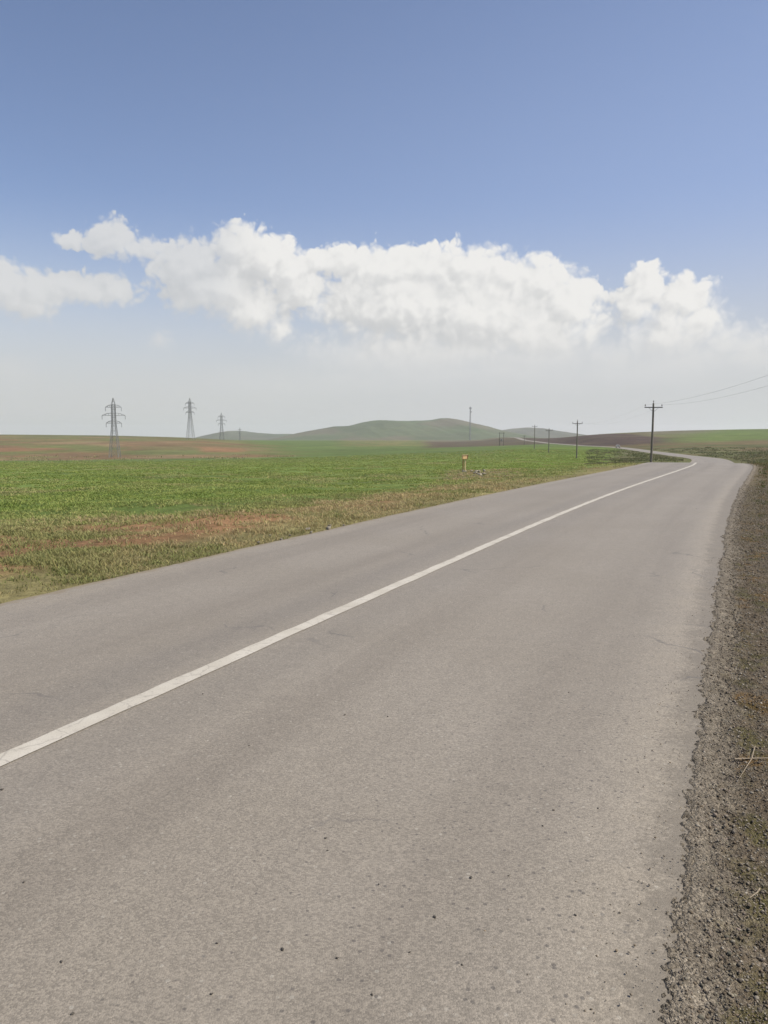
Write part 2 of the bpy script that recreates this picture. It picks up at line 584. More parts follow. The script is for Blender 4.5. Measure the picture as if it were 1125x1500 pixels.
def tinted(name, rough=.9, transl=0.0, bump=None):
    """colour from the per-vertex attribute, varied by noise"""
    m, t, b = new_mat(name, rough, .15)
    o = t.obj()
    c = t.attr("tint").outputs['Color']
    if bump:
        n = t.noise(o, bump[0], 5, .65)
        c = t.mix(1.0, c, t.n_gray(t.smooth(n, .2, .8, 1 - bump[1], 1 + bump[1])), 'MULTIPLY')
        n2 = t.noise(o, bump[0] * .11, 5, .65)
        c = t.mix(1.0, c, t.n_gray(t.smooth(n2, .25, .75, 1 - bump[1] * .7, 1 + bump[1] * .7)), 'MULTIPLY')
        t.L.new(t.bump(n, bump[2], bump[3]), b.inputs['Normal'])
    t.L.new(c, b.inputs['Base Color'])
    if transl:
        tr = t.n('ShaderNodeBsdfTranslucent'); t.L.new(c, tr.inputs[0])
        mx = t.n('ShaderNodeMixShader'); mx.inputs[0].default_value = transl
        t.L.new(b.outputs[0], mx.inputs[1]); t.L.new(tr.outputs[0], mx.inputs[2])
        out = [x for x in m.node_tree.nodes if x.type == 'OUTPUT_MATERIAL'][0]
        t.L.new(mx.outputs[0], out.inputs['Surface'])
    return m


def ground_mat():
    m, t, b = new_mat("field_soil", .95, .1)
    o = t.obj()
    c = t.attr("tint").outputs['Color']
    rad = t.vmath('LENGTH', o)
    for sc, am in ((.012, .16), (.06, .16), (.35, .16), (2.2, .18), (9.0, .22)):
        n = t.noise(o, sc, 4, .6)
        c = t.mix(1.0, c, t.n_gray(t.smooth(n, .25, .75, 1 - am, 1 + am)), 'MULTIPLY')
    hue = t.noise(o, .03, 4, .6)
    c = t.mix(t.smooth(hue, .5, .72, 0, .22), c, (.22, .19, .075))
    # furrows / drill rows seen across the fields
    w = t.n('ShaderNodeTexWave', wave_type='BANDS', bands_direction='Y')
    mp = t.n('ShaderNodeMapping'); mp.inputs['Rotation'].default_value = (0, 0, .12)
    t.L.new(o, mp.inputs[0]); t.L.new(mp.outputs[0], w.inputs[0])
    w.inputs['Scale'].default_value = .035; w.inputs['Distortion'].default_value = 5
    w.inputs['Detail'].default_value = 4; w.inputs['Detail Scale'].default_value = .6
    c = t.mix(1.0, c, t.n_gray(t.smooth(w.outputs['Fac'], 0, 1, .88, 1.1)), 'MULTIPLY')
    t.L.new(c, b.inputs['Base Color'])
    h = t.math('ADD', t.noise(o, 5, 6, .7), t.math('MULTIPLY', t.noise(o, .5, 3, .6), 2.0))
    t.L.new(t.bump(h, .7, .12), b.inputs['Normal'])
    return m


M_asphalt = asphalt()
M_paint = paint()
M_ground = ground_mat()
M_blade = tinted("grass_blade", .8, .35)
M_stone = tinted("stone", .9, 0, (40, .25, .5, .004))
M_shoulder = tinted("rubble", .95, 0, (120, .35, .8, .004))


def gritty(m):
    """adds crisp stone-sized grains to the crumbled shoulder"""
    t = NT(m.node_tree)
    b = m.node_tree.nodes['Principled BSDF']
    old = b.inputs['Base Color'].links[0].from_socket
    o = t.obj()
    c = old
    hs = None
    for sc, lo, hi, w in ((75, .68, 1.4, .5), (170, .66, 1.45, 1.0), (330, .7, 1.4, .5)):
        v = t.n('ShaderNodeTexVoronoi'); t.L.new(o, v.inputs['Vector']); v.inputs['Scale'].default_value = sc
        q = t.n('ShaderNodeSeparateColor'); t.L.new(v.outputs['Color'], q.inputs[0])
        c = t.mix(w * .8, c, t.mix(1.0, c, t.n_gray(t.smooth(q.outputs[0], 0, 1, lo, hi)), 'MULTIPLY'))
        if sc == 170:
            spark = t.math('MULTIPLY', t.smooth(q.outputs[1], .93, .97), t.smooth(v.outputs['Distance'], .45, .25))
        h = t.math('MULTIPLY', v.outputs['Distance'], -100.0 / sc)
        hs = h if hs is None else t.math('ADD', hs, h)
    c = t.mix(t.math('MULTIPLY', spark, .7), c, (.34, .30, .235))
    t.L.new(c, b.inputs['Base Color'])
    t.L.new(t.bump(hs, 1.0, .008), b.inputs['Normal'])



gritty(M_shoulder)
M_hill = tinted("hill_grass", 1.0, 0, (.06, .22, .6, 1.5))
M_steel = simple("galvanised_steel", (.24, .245, .24), .6, .3, .15)
M_maststeel = simple("mast_steel", (.30, .30, .30), .6, .2, .1)
M_wood = simple("weathered_pole_wood", (.16, .142, .115), .9, 0, .3, 3)
M_arm = simple("dark_crossarm", (.10, .095, .085), .8, 0, .2, 5)
M_porc = simple("brown_porcelain", (.06, .05, .045), .35, 0, .1, 5, .5)
M_wire = simple("aluminium_wire", (.22, .22, .22), .5, .4, .05, 5)
M_glassins = simple("insulator_glass", (.13, .14, .14), .3, 0, .1, 5, .5)
M_tan = simple("faded_orange_paint", (.84, .55, .26), .7, 0, .2, 9)
M_tan2 = simple("pale_faded_paint", (.62, .48, .26), .7, 0, .2, 9)
M_conc = simple("aged_concrete", (.30, .28, .22), .9, 0, .2, 9)
M_orangebrown = simple("rust_brown_steel", (.22, .11, .05), .8, 0, .25, 9)
M_car = simple("cream_car_paint", (.50, .47, .40), .35, 0, .05, 3, .5)
M_cardark = simple("dark_trim", (.03, .03, .03), .6, 0, .1, 3)
M_glass = simple("window_glass", (.03, .035, .04), .08, 0, .05, 3, .6)
M_tyre = simple("tyre_rubber", (.02, .02, .02), .9, 0, .1, 8)
M_lamp = simple("lamp_glass", (.6, .58, .5), .2, 0, .05, 8, .6)
M_straw = simple("dry_stalk", (.27, .22, .155), .8, 0, .2, 30)
M_crumb = simple("asphalt_crumb", (.075, .066, .055), .9, 0, .3, 60)

# ------------------------------------------------------------------ ground sheet
GREEN = np.array([.120, .165, .042])
GREEN2 = np.array([.145, .180, .052])
FARGREEN = np.array([.120, .168, .048])
BROWN = np.array([.205, .135, .072])
RED = np.array([.26, .14, .075])
PLOW = np.array([.085, .057, .045])
DULL = np.array([.145, .142, .062])
OLIVE = np.array([.112, .120, .046])
STRAW = np.array([.34, .25, .115])
SOIL = np.array([.17, .13, .08])
GRAYGR = np.array([.17, .155, .10])


def lerp(c, k, w):
    return c * (1 - w[:, None]) + k[None] * w[:, None]


def cover(x, y, z, s, p):
    u, d = px_d(x, y)
    wob = (fbm(x / 40, y / 40, 4, 31) - .5)
    wob2 = (fbm(x / 9, y / 9, 4, 33) - .5)
    sy = HOR + (EYE - z) / d * F            # where the ground lies below eye level, as a slope number
    ld = np.log(d)
    c = np.tile(GREEN, (len(x), 1))
    c = lerp(c, GREEN2, sstep(-.1, .25, wob2))
    # far smooth green beyond the crop
    c = lerp(c, FARGREEN, sstep(150, 260, d + wob * 60))
    # left: brown fallow slope beyond the crop
    edge = 320 + wob * 50
    brownw = sstep(edge, edge + 25, d) * (1 - sstep(330, 470, u + wob * 120 + (d - 400) * .15))
    c = lerp(c, BROWN, brownw)
    c = lerp(c, np.array([.27, .20, .11]), brownw * .8 * sstep(.04, .14, fbm(x / 45 + 3, y / 30, 4, 47) - .5) * .9)
    c = lerp(c, RED, brownw * sstep(.04, .2, fbm(x / 70 + 9, y / 45, 4, 41) - .5) * .8)
    c = lerp(c, GREEN * .95 + .012, brownw * sstep(.02, .16, fbm(x / 90, y / 60 + 4, 4, 44) - .5) * .75)
    top = sstep(640, 760, d + wob * 80)
    c = lerp(c, OLIVE * 1.2, brownw * top * .9)
    c = lerp(c, OLIVE * 1.3, brownw * sstep(-.06, .1, wob2 * .6 + wob) * .6)
    # red strip near the saddle
    c = lerp(c, RED, sstep(400, 430, d) * (1 - sstep(470, 520, d)) * sstep(285, 305, u) * (1 - sstep(345, 372, u)) * .9)
    # middle: tan strip, then dark brown fallow strips before the hills
    tan = sstep(560, 640, d + wob * 120) * sstep(480, 520, u) * (1 - sstep(640, 680, u)) * sstep(-.14, .06, wob2)
    c = lerp(c, np.array([.24, .185, .085]), tan * .8)
    dk = sstep(610, 640, u + wob * 30) * (1 - sstep(790, 812, u)) * sstep(520, 560, d + wob * 60 + (740 - u) * .6)
    c = lerp(c, PLOW * 1.25, dk * .85)
    dk2 = sstep(900, 1000, d) * sstep(610, 640, u) * (1 - sstep(745, 760, u))
    c = lerp(c, GRAYGR * 1.1, dk2 * .8)
    wd = sstep(630, 670, u + wob2 * 60) * (1 - sstep(745, 790, u)) * sstep(30, 34, d) * (1 - sstep(50, 58, d)) * (p < 0)
    c = lerp(c, np.array([.175, .145, .075]), wd * .8)
    # bright young crop right of the marker, inside the bend
    br = sstep(700, 770, u) * (1 - sstep(880, 935, u + wob * 40)) * sstep(48, 75, d) * (1 - sstep(330, 420, d))
    c = lerp(c, np.array([.128, .185, .032]), br * .9)
    # weedy verge inside the bend
    vg = sstep(880, 925, u + wob * 60) * sstep(60, 75, d) * (1 - sstep(300, 380, d)) * (p < 0)
    c = lerp(c, OLIVE * 1.1, vg)
    c = lerp(c, SOIL * .9, vg * sstep(0, .14, wob2) * .7)
    # beyond the road on the right: dull slope, plough on the brow, crop on top
    rt = ((p > 0) & (d > 55)).astype(float) * sstep(700, 800, u)
    c = lerp(c, DULL, rt)
    c = lerp(c, OLIVE * .9, rt * sstep(-.02, .16, wob + .4 * wob2))
    c = lerp(c, BROWN * .8, rt * sstep(.02, .14, fbm(x / 55, y / 26, 4, 51) - .5) * .8)
    pl = rt * sstep(430, 470, d + wob * 40 + (u - 900) * .25) * (1 - sstep(955, 1000, u + wob * 30)) * (1 - sstep(600, 670, d - (940 - u) * 2.2))
    c = lerp(c, PLOW, pl)
    gt = rt * sstep(420, 500, d + wob * 60 + wob2 * 60 - (u - 1060) * .25) * sstep(950, 1050, u + wob * 40)
    c = lerp(c, GREEN * 1.02, gt)
    gg = rt * (1 - sstep(1000, 1080, u)) * sstep(930, 960, u) * sstep(640, 700, d)
    c = lerp(c, GRAYGR, gg * .9)
    # verges
    vl = (1 - sstep(3.9, 5.2, -p + wob2 * 1.5)) * (p < 0)
    c = lerp(c, OLIVE * .95, vl * (1 - sstep(300, 500, d)))
    dryw = np.interp(s, [0, 8, 12, 17, 22, 28, 40, 60], [6.4, 6.2, 6.0, 5.0, 3.6, 2.6, 2.2, 1.9])
    dz = (1 - sstep(dryw - 1.5, dryw + 1.2, -p - 3.0 + wob2 * 4)) * (p < 0) * (d < 70)
    c = lerp(c, np.array([.22, .185, .085]), dz * .8)
    c = lerp(c, RED * .95, dz * sstep(.03, .10, fbm(x / 3.2, y / 1.6, 4, 61) - .5) * .85 * sstep(4.2, 5.5, -p))
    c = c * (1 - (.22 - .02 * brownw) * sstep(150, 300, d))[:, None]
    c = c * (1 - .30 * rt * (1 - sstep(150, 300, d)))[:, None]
    vr = (p > 0) * (1 - sstep(50, 70, d))
    c = lerp(c, SOIL * .85, vr)
    c = lerp(c, OLIVE * .95, vr * sstep(-.02, .12, wob2 + .02))
    return c


def make_ground():
    a = np.concatenate([np.arange(-180, -64, 4.0), np.arange(-64, -30, 1.0), np.arange(-30, 30, .13),
                        np.arange(30, 64, 1.0), np.arange(64, 180, 4.0)])
    az = np.radians(a)
    r = np.concatenate([np.linspace(.4, 3, 6), np.exp(np.linspace(math.log(3.3), math.log(1400), 520)),
                        np.exp(np.linspace(math.log(1420), math.log(6800), 40))])
    A, R = np.meshgrid(az, r, indexing='ij')
    x, y = (R * np.sin(A)).ravel(), (R * np.cos(A)).ravel()
    z, s, p = terrain(x, y)
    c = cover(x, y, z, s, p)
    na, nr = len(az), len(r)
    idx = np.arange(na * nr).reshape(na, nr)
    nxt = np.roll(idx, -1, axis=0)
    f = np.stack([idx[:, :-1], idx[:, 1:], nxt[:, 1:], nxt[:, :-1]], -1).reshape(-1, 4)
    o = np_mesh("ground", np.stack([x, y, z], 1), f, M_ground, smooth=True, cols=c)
    tag(o, kind="structure")
    return o


make_ground()

# ------------------------------------------------------------------ road
def ribbon(name, mat, s, lo, hi, ncol, lift, parent=None, camber=True):
    c, n, z = cl_at(s)
    lo = lo(s) if callable(lo) else np.full(len(s), lo)
    hi = hi(s) if callable(hi) else np.full(len(s), hi)
    fr = np.linspace(0, 1, ncol)
    off = lo[:, None] + (hi - lo)[:, None] * fr[None]
    X = c[:, 0:1] + n[:, 0:1] * off
    Y = c[:, 1:2] + n[:, 1:2] * off
    Z = z[:, None] + lift - 0.004 * np.abs(off)
    Z = Z - np.where(np.abs(off) > 3.02, (np.abs(off) - 3.02) * .10, 0)
    v = np.stack([X, Y, Z], -1).reshape(-1, 3)
    idx = np.arange(len(s) * ncol).reshape(len(s), ncol)
    f = np.stack([idx[:-1, :-1], idx[:-1, 1:], idx[1:, 1:], idx[1:, :-1]], -1).reshape(-1, 4)
    o = np_mesh(name, v, f, mat, parent, smooth=True)
    uv = o.data.uv_layers.new(name="lane")
    L = np.empty((len(f) * 4, 2), dtype=np.float32)
    vi = f.ravel()
    L[:, 0] = off.ravel()[vi]
    L[:, 1] = np.repeat(s, ncol)[vi]
    uv.data.foreach_set("uv", L.ravel())
    return o


s_r = np.concatenate([np.arange(-70, 0, 2.0), np.arange(0, 14, .06), np.arange(14, 70, .4), np.arange(70, S[-1] - 2, 3.0)])
road = ribbon("road", M_asphalt, s_r, edge_left, edge_right, 24, 0.012)
tag(road, kind="structure")


def line_lo(s): return -.065 + .016 * (vnoise(s * 6, s * 0, 91) - .5)
def line_hi(s): return .065 + .012 * (vnoise(s * 3, s * 0 + 9, 92) - .5)


ribbon("centre_line", M_paint, s_r[s_r < 57], line_lo, line_hi, 3, 0.0165, parent=road)


def road_point(s, p, lift=0.0):
    c, n, z = cl_at(np.array([float(s)]))
    q = c[0] + n[0] * p
    return Vector((q[0], q[1], z[0] + .012 - .004 * abs(p) + lift))


# pale patch on the far lane
def patch(name, s0, p0, a, b, mat, lift=.004):
    vs, n = [], 18
    for k in range(n):
        t = 2 * math.pi * k / n
        rr = 1 + .28 * math.sin(3 * t + 1) + .15 * math.sin(5 * t)
        vs.append(road_point(s0 + math.cos(t) * a * rr, p0 + math.sin(t) * b * rr, lift))
    return mesh_obj(name, vs, [tuple(range(n))], mat, road)


# ------------------------------------------------------------------ right shoulder: broken asphalt edge and gravel
def make_shoulder():
    s = [1.2]
    while s[-1] < 62:
        s.append(s[-1] + max(.009, .0055 * s[-1]))
    s = np.array(s)
    q = np.concatenate([np.arange(-.22, .50, .009), np.arange(.50, 1.0, .025), np.arange(1.0, 2.41, .1)])
    c, n, z = cl_at(s)
    e = edge_right(s)
    off = e[:, None] + q[None]
    X = c[:, 0:1] + n[:, 0:1] * off
    Y = c[:, 1:2] + n[:, 1:2] * off
    Q = np.broadcast_to(q[None], X.shape)
    w1 = worley(X * 26, Y * 26, 3); w2 = worley(X * 60, Y * 60, 4); f1 = fbm(X * 9, Y * 9, 4, 71); f2 = fbm(X * 70, Y * 70, 3, 72)
    rub = sstep(-.02, .09, Q) * (1 - sstep(.16, .30, Q + (f1 - .5) * .2))
    prof = np.interp(q, [-.25, -.15, -.06, .0, .10, .22, .5, 1.0, 2.0, 2.4], [.016, .013, .009, .004, -.022, -.034, -.045, -.045, -.05, -.14])
    Z = z[:, None] + prof[None] + .0 - .004 * 3.1
    Z = Z + rub * ((.55 - w1) * .012 + (f1 - .5) * .03 + (.5 - w2) * .009 + (f2 - .5) * .010) + (1 - rub) * sstep(.0, .2, Q) * ((f1 - .5) * .025 + (.5 - w2) * .008 + (f2 - .5) * .006)
    und = 1 - sstep(-.10, -.03, Q + (f1 - .5) * .04 + (f2 - .5) * .12)     # dives below the asphalt
    Z = Z - und * .03
    gray = np.array([.135, .113, .084]); gray2 = np.array([.190, .162, .122]); dark = np.array([.072, .060, .045])
    dirt = np.array([.105, .082, .055]); moss = np.array([.075, .066, .025]); rust = np.array([.115, .068, .022])
    x, y = X.ravel(), Y.ravel()
    cl = np.tile(gray, (x.size, 1))
    cl = lerp(cl, gray2, sstep(.45, .7, fbm(x * 22, y * 22, 3, 81)))
    cl = lerp(cl, dark, sstep(.55, .72, fbm(x * 14, y * 14, 4, 82)) * .5)
    pale = (1 - sstep(-.06, .13, (Q + (f1 - .5) * .10).ravel()))
    cl = lerp(cl, np.array([.19, .162, .124]), pale * .9 * sstep(.34, .58, fbm(x * 60, y * 60, 3, 88) + .06))
    dw = sstep(.09, .21, (Q + (f1 - .5) * .22).ravel())
    cl = lerp(cl, dirt, dw)
    cl = lerp(cl, moss, dw * sstep(.5, .68, fbm(x * 5, y * 5, 4, 83)) * .85)
    cl = lerp(cl, rust, dw * sstep(.55, .70, fbm(x * 4 + 3, y * 4, 4, 84)) * .75)
    cl = lerp(cl, np.array([.13, .115, .09]), dw * sstep(.6, .75, fbm(x * 30, y * 30, 3, 85)) * .6)
    far = sstep(8, 30, np.repeat(s, len(q)))
    cl = lerp(cl, np.array([.115, .095, .058]), dw * far * .8)
    idx = np.arange(len(s) * len(q)).reshape(len(s), len(q))
    f = np.stack([idx[:-1, :-1], idx[:-1, 1:], idx[1:, 1:], idx[1:, :-1]], -1).reshape(-1, 4)
    o = np_mesh("gravel_shoulder", np.stack([X, Y, Z], -1).reshape(-1, 3), f, M_shoulder, smooth=True, cols=cl)
    tag(o, kind="structure")
    return s, q, Z


SH_S, SH_Q, SH_Z = make_shoulder()


def shoulder_z(s, qq):
    i = np.clip(np.searchsorted(SH_S, s), 0, len(SH_S) - 1)
    j = np.clip(np.searchsorted(SH_Q, qq), 0, len(SH_Q) - 1)
    return SH_Z[i, j]


# ------------------------------------------------------------------ stones
def ico(sub):
    t = (1 + 5 ** .5) / 2
    v = [(-1, t, 0), (1, t, 0), (-1, -t, 0), (1, -t, 0), (0, -1, t), (0, 1, t), (0, -1, -t), (0, 1, -t), (t, 0, -1), (t, 0, 1), (-t, 0, -1), (-t, 0, 1)]
    f = [(0, 11, 5), (0, 5, 1), (0, 1, 7), (0, 7, 10), (0, 10, 11), (1, 5, 9), (5, 11, 4), (11, 10, 2), (10, 7, 6), (7, 1, 8),
         (3, 9, 4), (3, 4, 2), (3, 2, 6), (3, 6, 8), (3, 8, 9), (4, 9, 5), (2, 4, 11), (6, 2, 10), (8, 6, 7), (9, 8, 1)]
    v = [np.array(a) / np.linalg.norm(a) for a in v]
    for _ in range(sub):
        nf, mid = [], {}
        def m(a, b):
            k = (min(a, b), max(a, b))
            if k not in mid:
                w = v[a] + v[b]
                v.append(w / np.linalg.norm(w)); mid[k] = len(v) - 1
            return mid[k]
        for a, b, c in f:
            ab, bc, ca = m(a, b), m(b, c), m(c, a)
            nf += [(a, ab, ca), (b, bc, ab), (c, ca, bc), (ab, bc, ca)]
        f = nf
    return np.array(v), np.array(f)


def stone_variants(sub, n, seed, rough=.28):
    r = np.random.default_rng(seed)
    v, f = ico(sub)
    out = []
    for k in range(n):
        w = v.copy()
        for _ in range(9):                    # facets: clip by random planes
            nrm = r.normal(size=3); nrm /= np.linalg.norm(nrm)
            dd = w @ nrm
            lim = r.uniform(.55, .9)
            w = w - np.maximum(dd - lim, 0)[:, None] * nrm[None]
        w = w * r.uniform(1 - rough, 1 + rough, 3)[None]
        out.append(w)
    return out, f


def scatter_stones(name, pos, size, cols, sub=0, seed=1, sink=.3):
    var, f = stone_variants(sub, 12, seed)
    nv = len(var[0])
    V = np.empty((len(pos), nv, 3)); C = np.empty((len(pos), nv, 3))
    r = np.random.default_rng(seed + 5)
    for i in range(len(pos)):
        w = var[i % 12]
        a = r.uniform(0, 6.28)
        ca, sa = math.cos(a), math.sin(a)
        sc = size[i] * np.array([1, r.uniform(.7, 1), r.uniform(.5, .8)])
        w = w * sc
        V[i, :, 0] = w[:, 0] * ca - w[:, 1] * sa + pos[i, 0]
        V[i, :, 1] = w[:, 0] * sa + w[:, 1] * ca + pos[i, 1]
        V[i, :, 2] = w[:, 2] + pos[i, 2] + size[i] * sink
        C[i] = cols[i]
    Fc = (f[None] + (np.arange(len(pos)) * nv)[:, None, None]).reshape(-1, 3)
    return np_mesh(name, V.reshape(-1, 3), Fc, M_stone, cols=C.reshape(-1, 3))


n = 42000
ss = 1.5 * np.exp(rng.uniform(0, math.log(30 / 1.5), n))
qq = rng.beta(1.5, 1.6, n) * 1.0 * np.interp(ss, [1.5, 6, 30], [.55, .9, 2.0]) - .03
c_, n_, z_ = cl_at(ss)
e_ = edge_right(ss)
pp = c_ + n_ * (e_ + qq)[:, None]
zz = shoulder_z(ss, qq)
sz = rng.gamma(1.6, .0012, n) + .0014
sz = np.minimum(sz, .0085) * np.interp(ss, [1.5, 8, 30], [.9, 1.5, 3.2])
palette = np.array([[.19, .165, .13], [.125, .105, .08], [.10, .083, .062], [.30, .265, .21], [.15, .118, .082], [.12, .10, .078], [.13, .10, .068]])
cc = palette[rng.integers(0, len(palette), n)] * rng.uniform(.7, 1.2, (n, 1))
g = scatter_stones("loose_gravel", np.column_stack([pp, zz]), sz, cc, 0, 3)
tag(g, "loose grey and brown gravel strewn along the right road edge", "gravel", kind="stuff")

# broken asphalt chunks along the ragged edge
n = 9000
ss = 1.5 * np.exp(rng.uniform(0, math.log(26 / 1.5), n))
qq = rng.normal(.11, .07, n)
c_, n_, z_ = cl_at(ss)
pp = c_ + n_ * (edge_right(ss) + qq)[:, None]
zz = np.where(qq < -.05, z_ + .012 - .0124, shoulder_z(ss, qq))
szz = np.minimum(rng.gamma(1.6, .0014, n) + .0018, .011) * np.interp(ss, [1.5, 8, 26], [.9, 1.3, 2.2])
szz = np.where(qq < -.04, szz * .5, szz)
cc = np.array([[.140, .120, .093]]) * rng.uniform(.7, 1.7, (n, 1)) * rng.uniform(.95, 1.05, (n, 3))
g = scatter_stones("asphalt_rubble", np.column_stack([pp, zz]), szz, cc, 0, 12, sink=.12)
tag(g, "broken grey asphalt rubble crumbling off the right road edge", "rubble", kind="stuff")

# chips of aggregate on the asphalt near the right edge
n = 900
ss = 1.6 * np.exp(rng.uniform(0, math.log(12 / 1.6), n))
qq = -np.abs(rng.normal(0, .22, n)) - .02
c_, n_, z_ = cl_at(ss)
pp = c_ + n_ * (edge_right(ss) + qq)[:, None]
zz = z_ + .012 - .004 * 3.1
szz = np.minimum(rng.gamma(2.0, .0010, n) + .001, .0055)
cc = palette[rng.integers(0, len(palette), n)] * rng.uniform(1.0, 1.7, (n, 1))
g = scatter_stones("loose_chippings", np.column_stack([pp, zz]), szz, cc, 0, 8, sink=.15)
tag(g, "fine pale chippings scattered on the asphalt by its right edge", "chippings", kind="stuff")


def stone_thing(name, loc, size, col, seed, label, group, cat="stone"):
    var, f = stone_variants(2, 1, seed, .3)
    w = var[0] * np.array([1, .8, .6])[None] * size
    r = np.random.default_rng(seed)
    w = w + (fbm(w[:, 0] / size * 2 + seed, w[:, 1] / size * 2 + w[:, 2] / size, 3, seed) - .5)[:, None] * .18 * var[0] * size
    a = r.uniform(0, 6.28)
    o = np_mesh(name, w, f, M_stone, cols=np.tile(np.array(col), (len(w), 1)))
    o.location = (loc[0], loc[1], loc[2] + size * .22)
    o.rotation_euler = (r.uniform(-.2, .2), r.uniform(-.2, .2), a)
    tag(o, label, cat, group)
    return o


# ------------------------------------------------------------------ grass (ground cover one cannot count)
def blades(name, x, y, z, h, w, col, spread, per, lean=.5, label=None, cat="grass"):
    """tufts of simple bent blades; every array is per tuft"""
    n = len(x)
    k = per
    X = np.repeat(x, k) + rng.normal(0, 1, n * k) * np.repeat(spread, k)
    Y = np.repeat(y, k) + rng.normal(0, 1, n * k) * np.repeat(spread, k)
    Zb = np.repeat(z, k) - .02
    H = np.repeat(h, k) * rng.uniform(.55, 1.15, n * k)
    W = np.repeat(w, k) * rng.uniform(.7, 1.3, n * k)
    a = rng.uniform(0, 2 * math.pi, n * k)
    ln = rng.uniform(.1, 1.0, n * k) * lean * H
    b = a + rng.uniform(-.9, .9, n * k) + math.pi / 2
    dx, dy = np.cos(a) * W / 2, np.sin(a) * W / 2
    lx, ly = np.cos(b) * ln, np.sin(b) * ln
    V = np.empty((n * k, 5, 3))
    V[:, 0] = np.stack([X - dx, Y - dy, Zb], 1)
    V[:, 1] = np.stack([X + dx, Y + dy, Zb], 1)
    V[:, 2] = np.stack([X + dx * .8 + lx * .35, Y + dy * .8 + ly * .35, Zb + H * .6], 1)
    V[:, 3] = np.stack([X - dx * .8 + lx * .35, Y - dy * .8 + ly * .35, Zb + H * .6], 1)
    V[:, 4] = np.stack([X + lx, Y + ly, Zb + H * .98], 1)
    base = np.arange(n * k) * 5
    Fc = np.concatenate([np.stack([base, base + 1, base + 2], 1), np.stack([base, base + 2, base + 3], 1), np.stack([base + 3, base + 2, base + 4], 1)])
    C = np.repeat(col, k, axis=0) * rng.uniform(.85, 1.15, (n * k, 1)) * rng.uniform(.93, 1.07, (n * k, 3))
    o = np_mesh(name, V.reshape(-1, 3), Fc, M_blade, cols=np.repeat(C, 5, axis=0))
    return tag(o, label, cat, kind="stuff")


def fan(n, d0, d1, p0, p1, power=1.0):
    """random points in the view fan; density falls as distance grows"""
    t = rng.uniform(0, 1, n) ** power
    d = d0 * (d1 / d0) ** t
    u = (rng.uniform(p0, p1, n) - 562.5) / F
    return u * d, d


# green crop on the left
x, y = fan(70000, 9, 300, -60, 960)
z, s, p = terrain(x, y)
wob2 = fbm(x / 9, y / 9, 4, 33) - .5
dryw = np.interp(s, [0, 8, 12, 17, 22, 28, 40, 60], [6.4, 6.2, 6.0, 5.0, 3.6, 2.6, 2.2, 1.9])
keep = (-p - 3.0 + wob2 * 5 > dryw + rng.normal(0, .8, len(x))) & (p < 0) & (fbm(x / 2.2, y / 2.2, 3, 37) > .34)
u_, d_ = px_d(x, y)
weedy = sstep(640, 670, u_) * (1 - sstep(735, 770, u_)) * sstep(30, 36, d_) * (1 - sstep(52, 60, d_))
keep &= rng.uniform(0, 1, len(x)) > weedy * .85
keep &= ~((u_ > 890 + wob2 * 120) & (d_ > 60))
x, y, z, s, p = x[keep], y[keep], z[keep], s[keep], p[keep]
d = np.hypot(x, y)
m1 = fbm(x / 1.5, y / 1.5, 3, 38)
m2 = fbm(x / 7, y / 7, 3, 39)
g1, g2, g3 = np.array([.215, .268, .066]), np.array([.290, .328, .096]), np.array([.335, .305, .135])
col = lerp(np.tile(g1, (len(x), 1)), g2, sstep(.4, .65, m1))
col = lerp(col, g3, sstep(.52, .7, m2 * .6 + m1 * .4) * .8)
col = lerp(col, g3, (1 - sstep(0, 5, -p - 3.0 - dryw[keep] + wob2[keep] * 5)) * .45)
h = (.04 + .055 * fbm(x / 1.1, y / 1.1, 3, 40)) * np.interp(d, [9, 60, 190, 300], [1, 1.15, 1.6, 2.2])
blades("green_crop", x, y, z, h, .010 + d * .00085, col, .05 + d * .0016, 9, 1.5, "low green crop covering the field left of the road", "crop")

# dry straw verge, mixed with weeds
x, y = fan(52000, 6.6, 60, -90, 800)
z, s, p = terrain(x, y)
wob2 = fbm(x / 9, y / 9, 4, 33) - .5
dryw = np.interp(s, [0, 8, 12, 17, 22, 28, 40, 60], [6.4, 6.2, 6.0, 5.0, 3.6, 2.6, 2.2, 1.9])
red = fbm(x / 3.2, y / 1.6, 4, 61) - .5
u_, d_ = px_d(x, y)
weedy = sstep(630, 670, u_) * (1 - sstep(745, 790, u_)) * sstep(30, 34, d_) * (1 - sstep(52, 58, d_))
keep = ((-p - 3.0 + wob2 * 5 < dryw + .3 + rng.normal(0, .8, len(x))) | (rng.uniform(0, 1, len(x)) < weedy * .55)) & (p < -3.32 - rng.uniform(0, .25, len(x))) & (rng.uniform(0, 1, len(x)) > sstep(.03, .10, red) * .85)
x, y, z, s, p = x[keep], y[keep], z[keep], s[keep], p[keep]
d = np.hypot(x, y)
m1 = fbm(x / 1.3, y / 1.3, 4, 58)
m2 = fbm(x / 3.5, y / 3.5, 3, 59)
thin = (-p < 5.6) & (rng.uniform(0, 1, len(x)) < .35)
x, y, z, s, p, d, m1, m2 = [q_[~thin] for q_ in (x, y, z, s, p, d, m1, m2)]
st, st2, gr = np.array([.48, .38, .20]), np.array([.33, .26, .13]), np.array([.225, .230, .085])
col = lerp(np.tile(st, (len(x), 1)), st2, rng.uniform(0, 1, len(x)))
gmix = sstep(.50, .62, m1 * .75 + m2 * .25 + rng.normal(0, .03, len(x)))
u_, d_ = px_d(x, y)
gmix = np.maximum(gmix, sstep(.36, .5, m1 * .5 + m2 * .5) * (1 - sstep(60, 320, u_)) * .85)
gmix = np.maximum(gmix, (1 - sstep(3.5, 4.5, -p + (m2 - .5) * 3)) * .40)
col = lerp(col, gr, gmix)
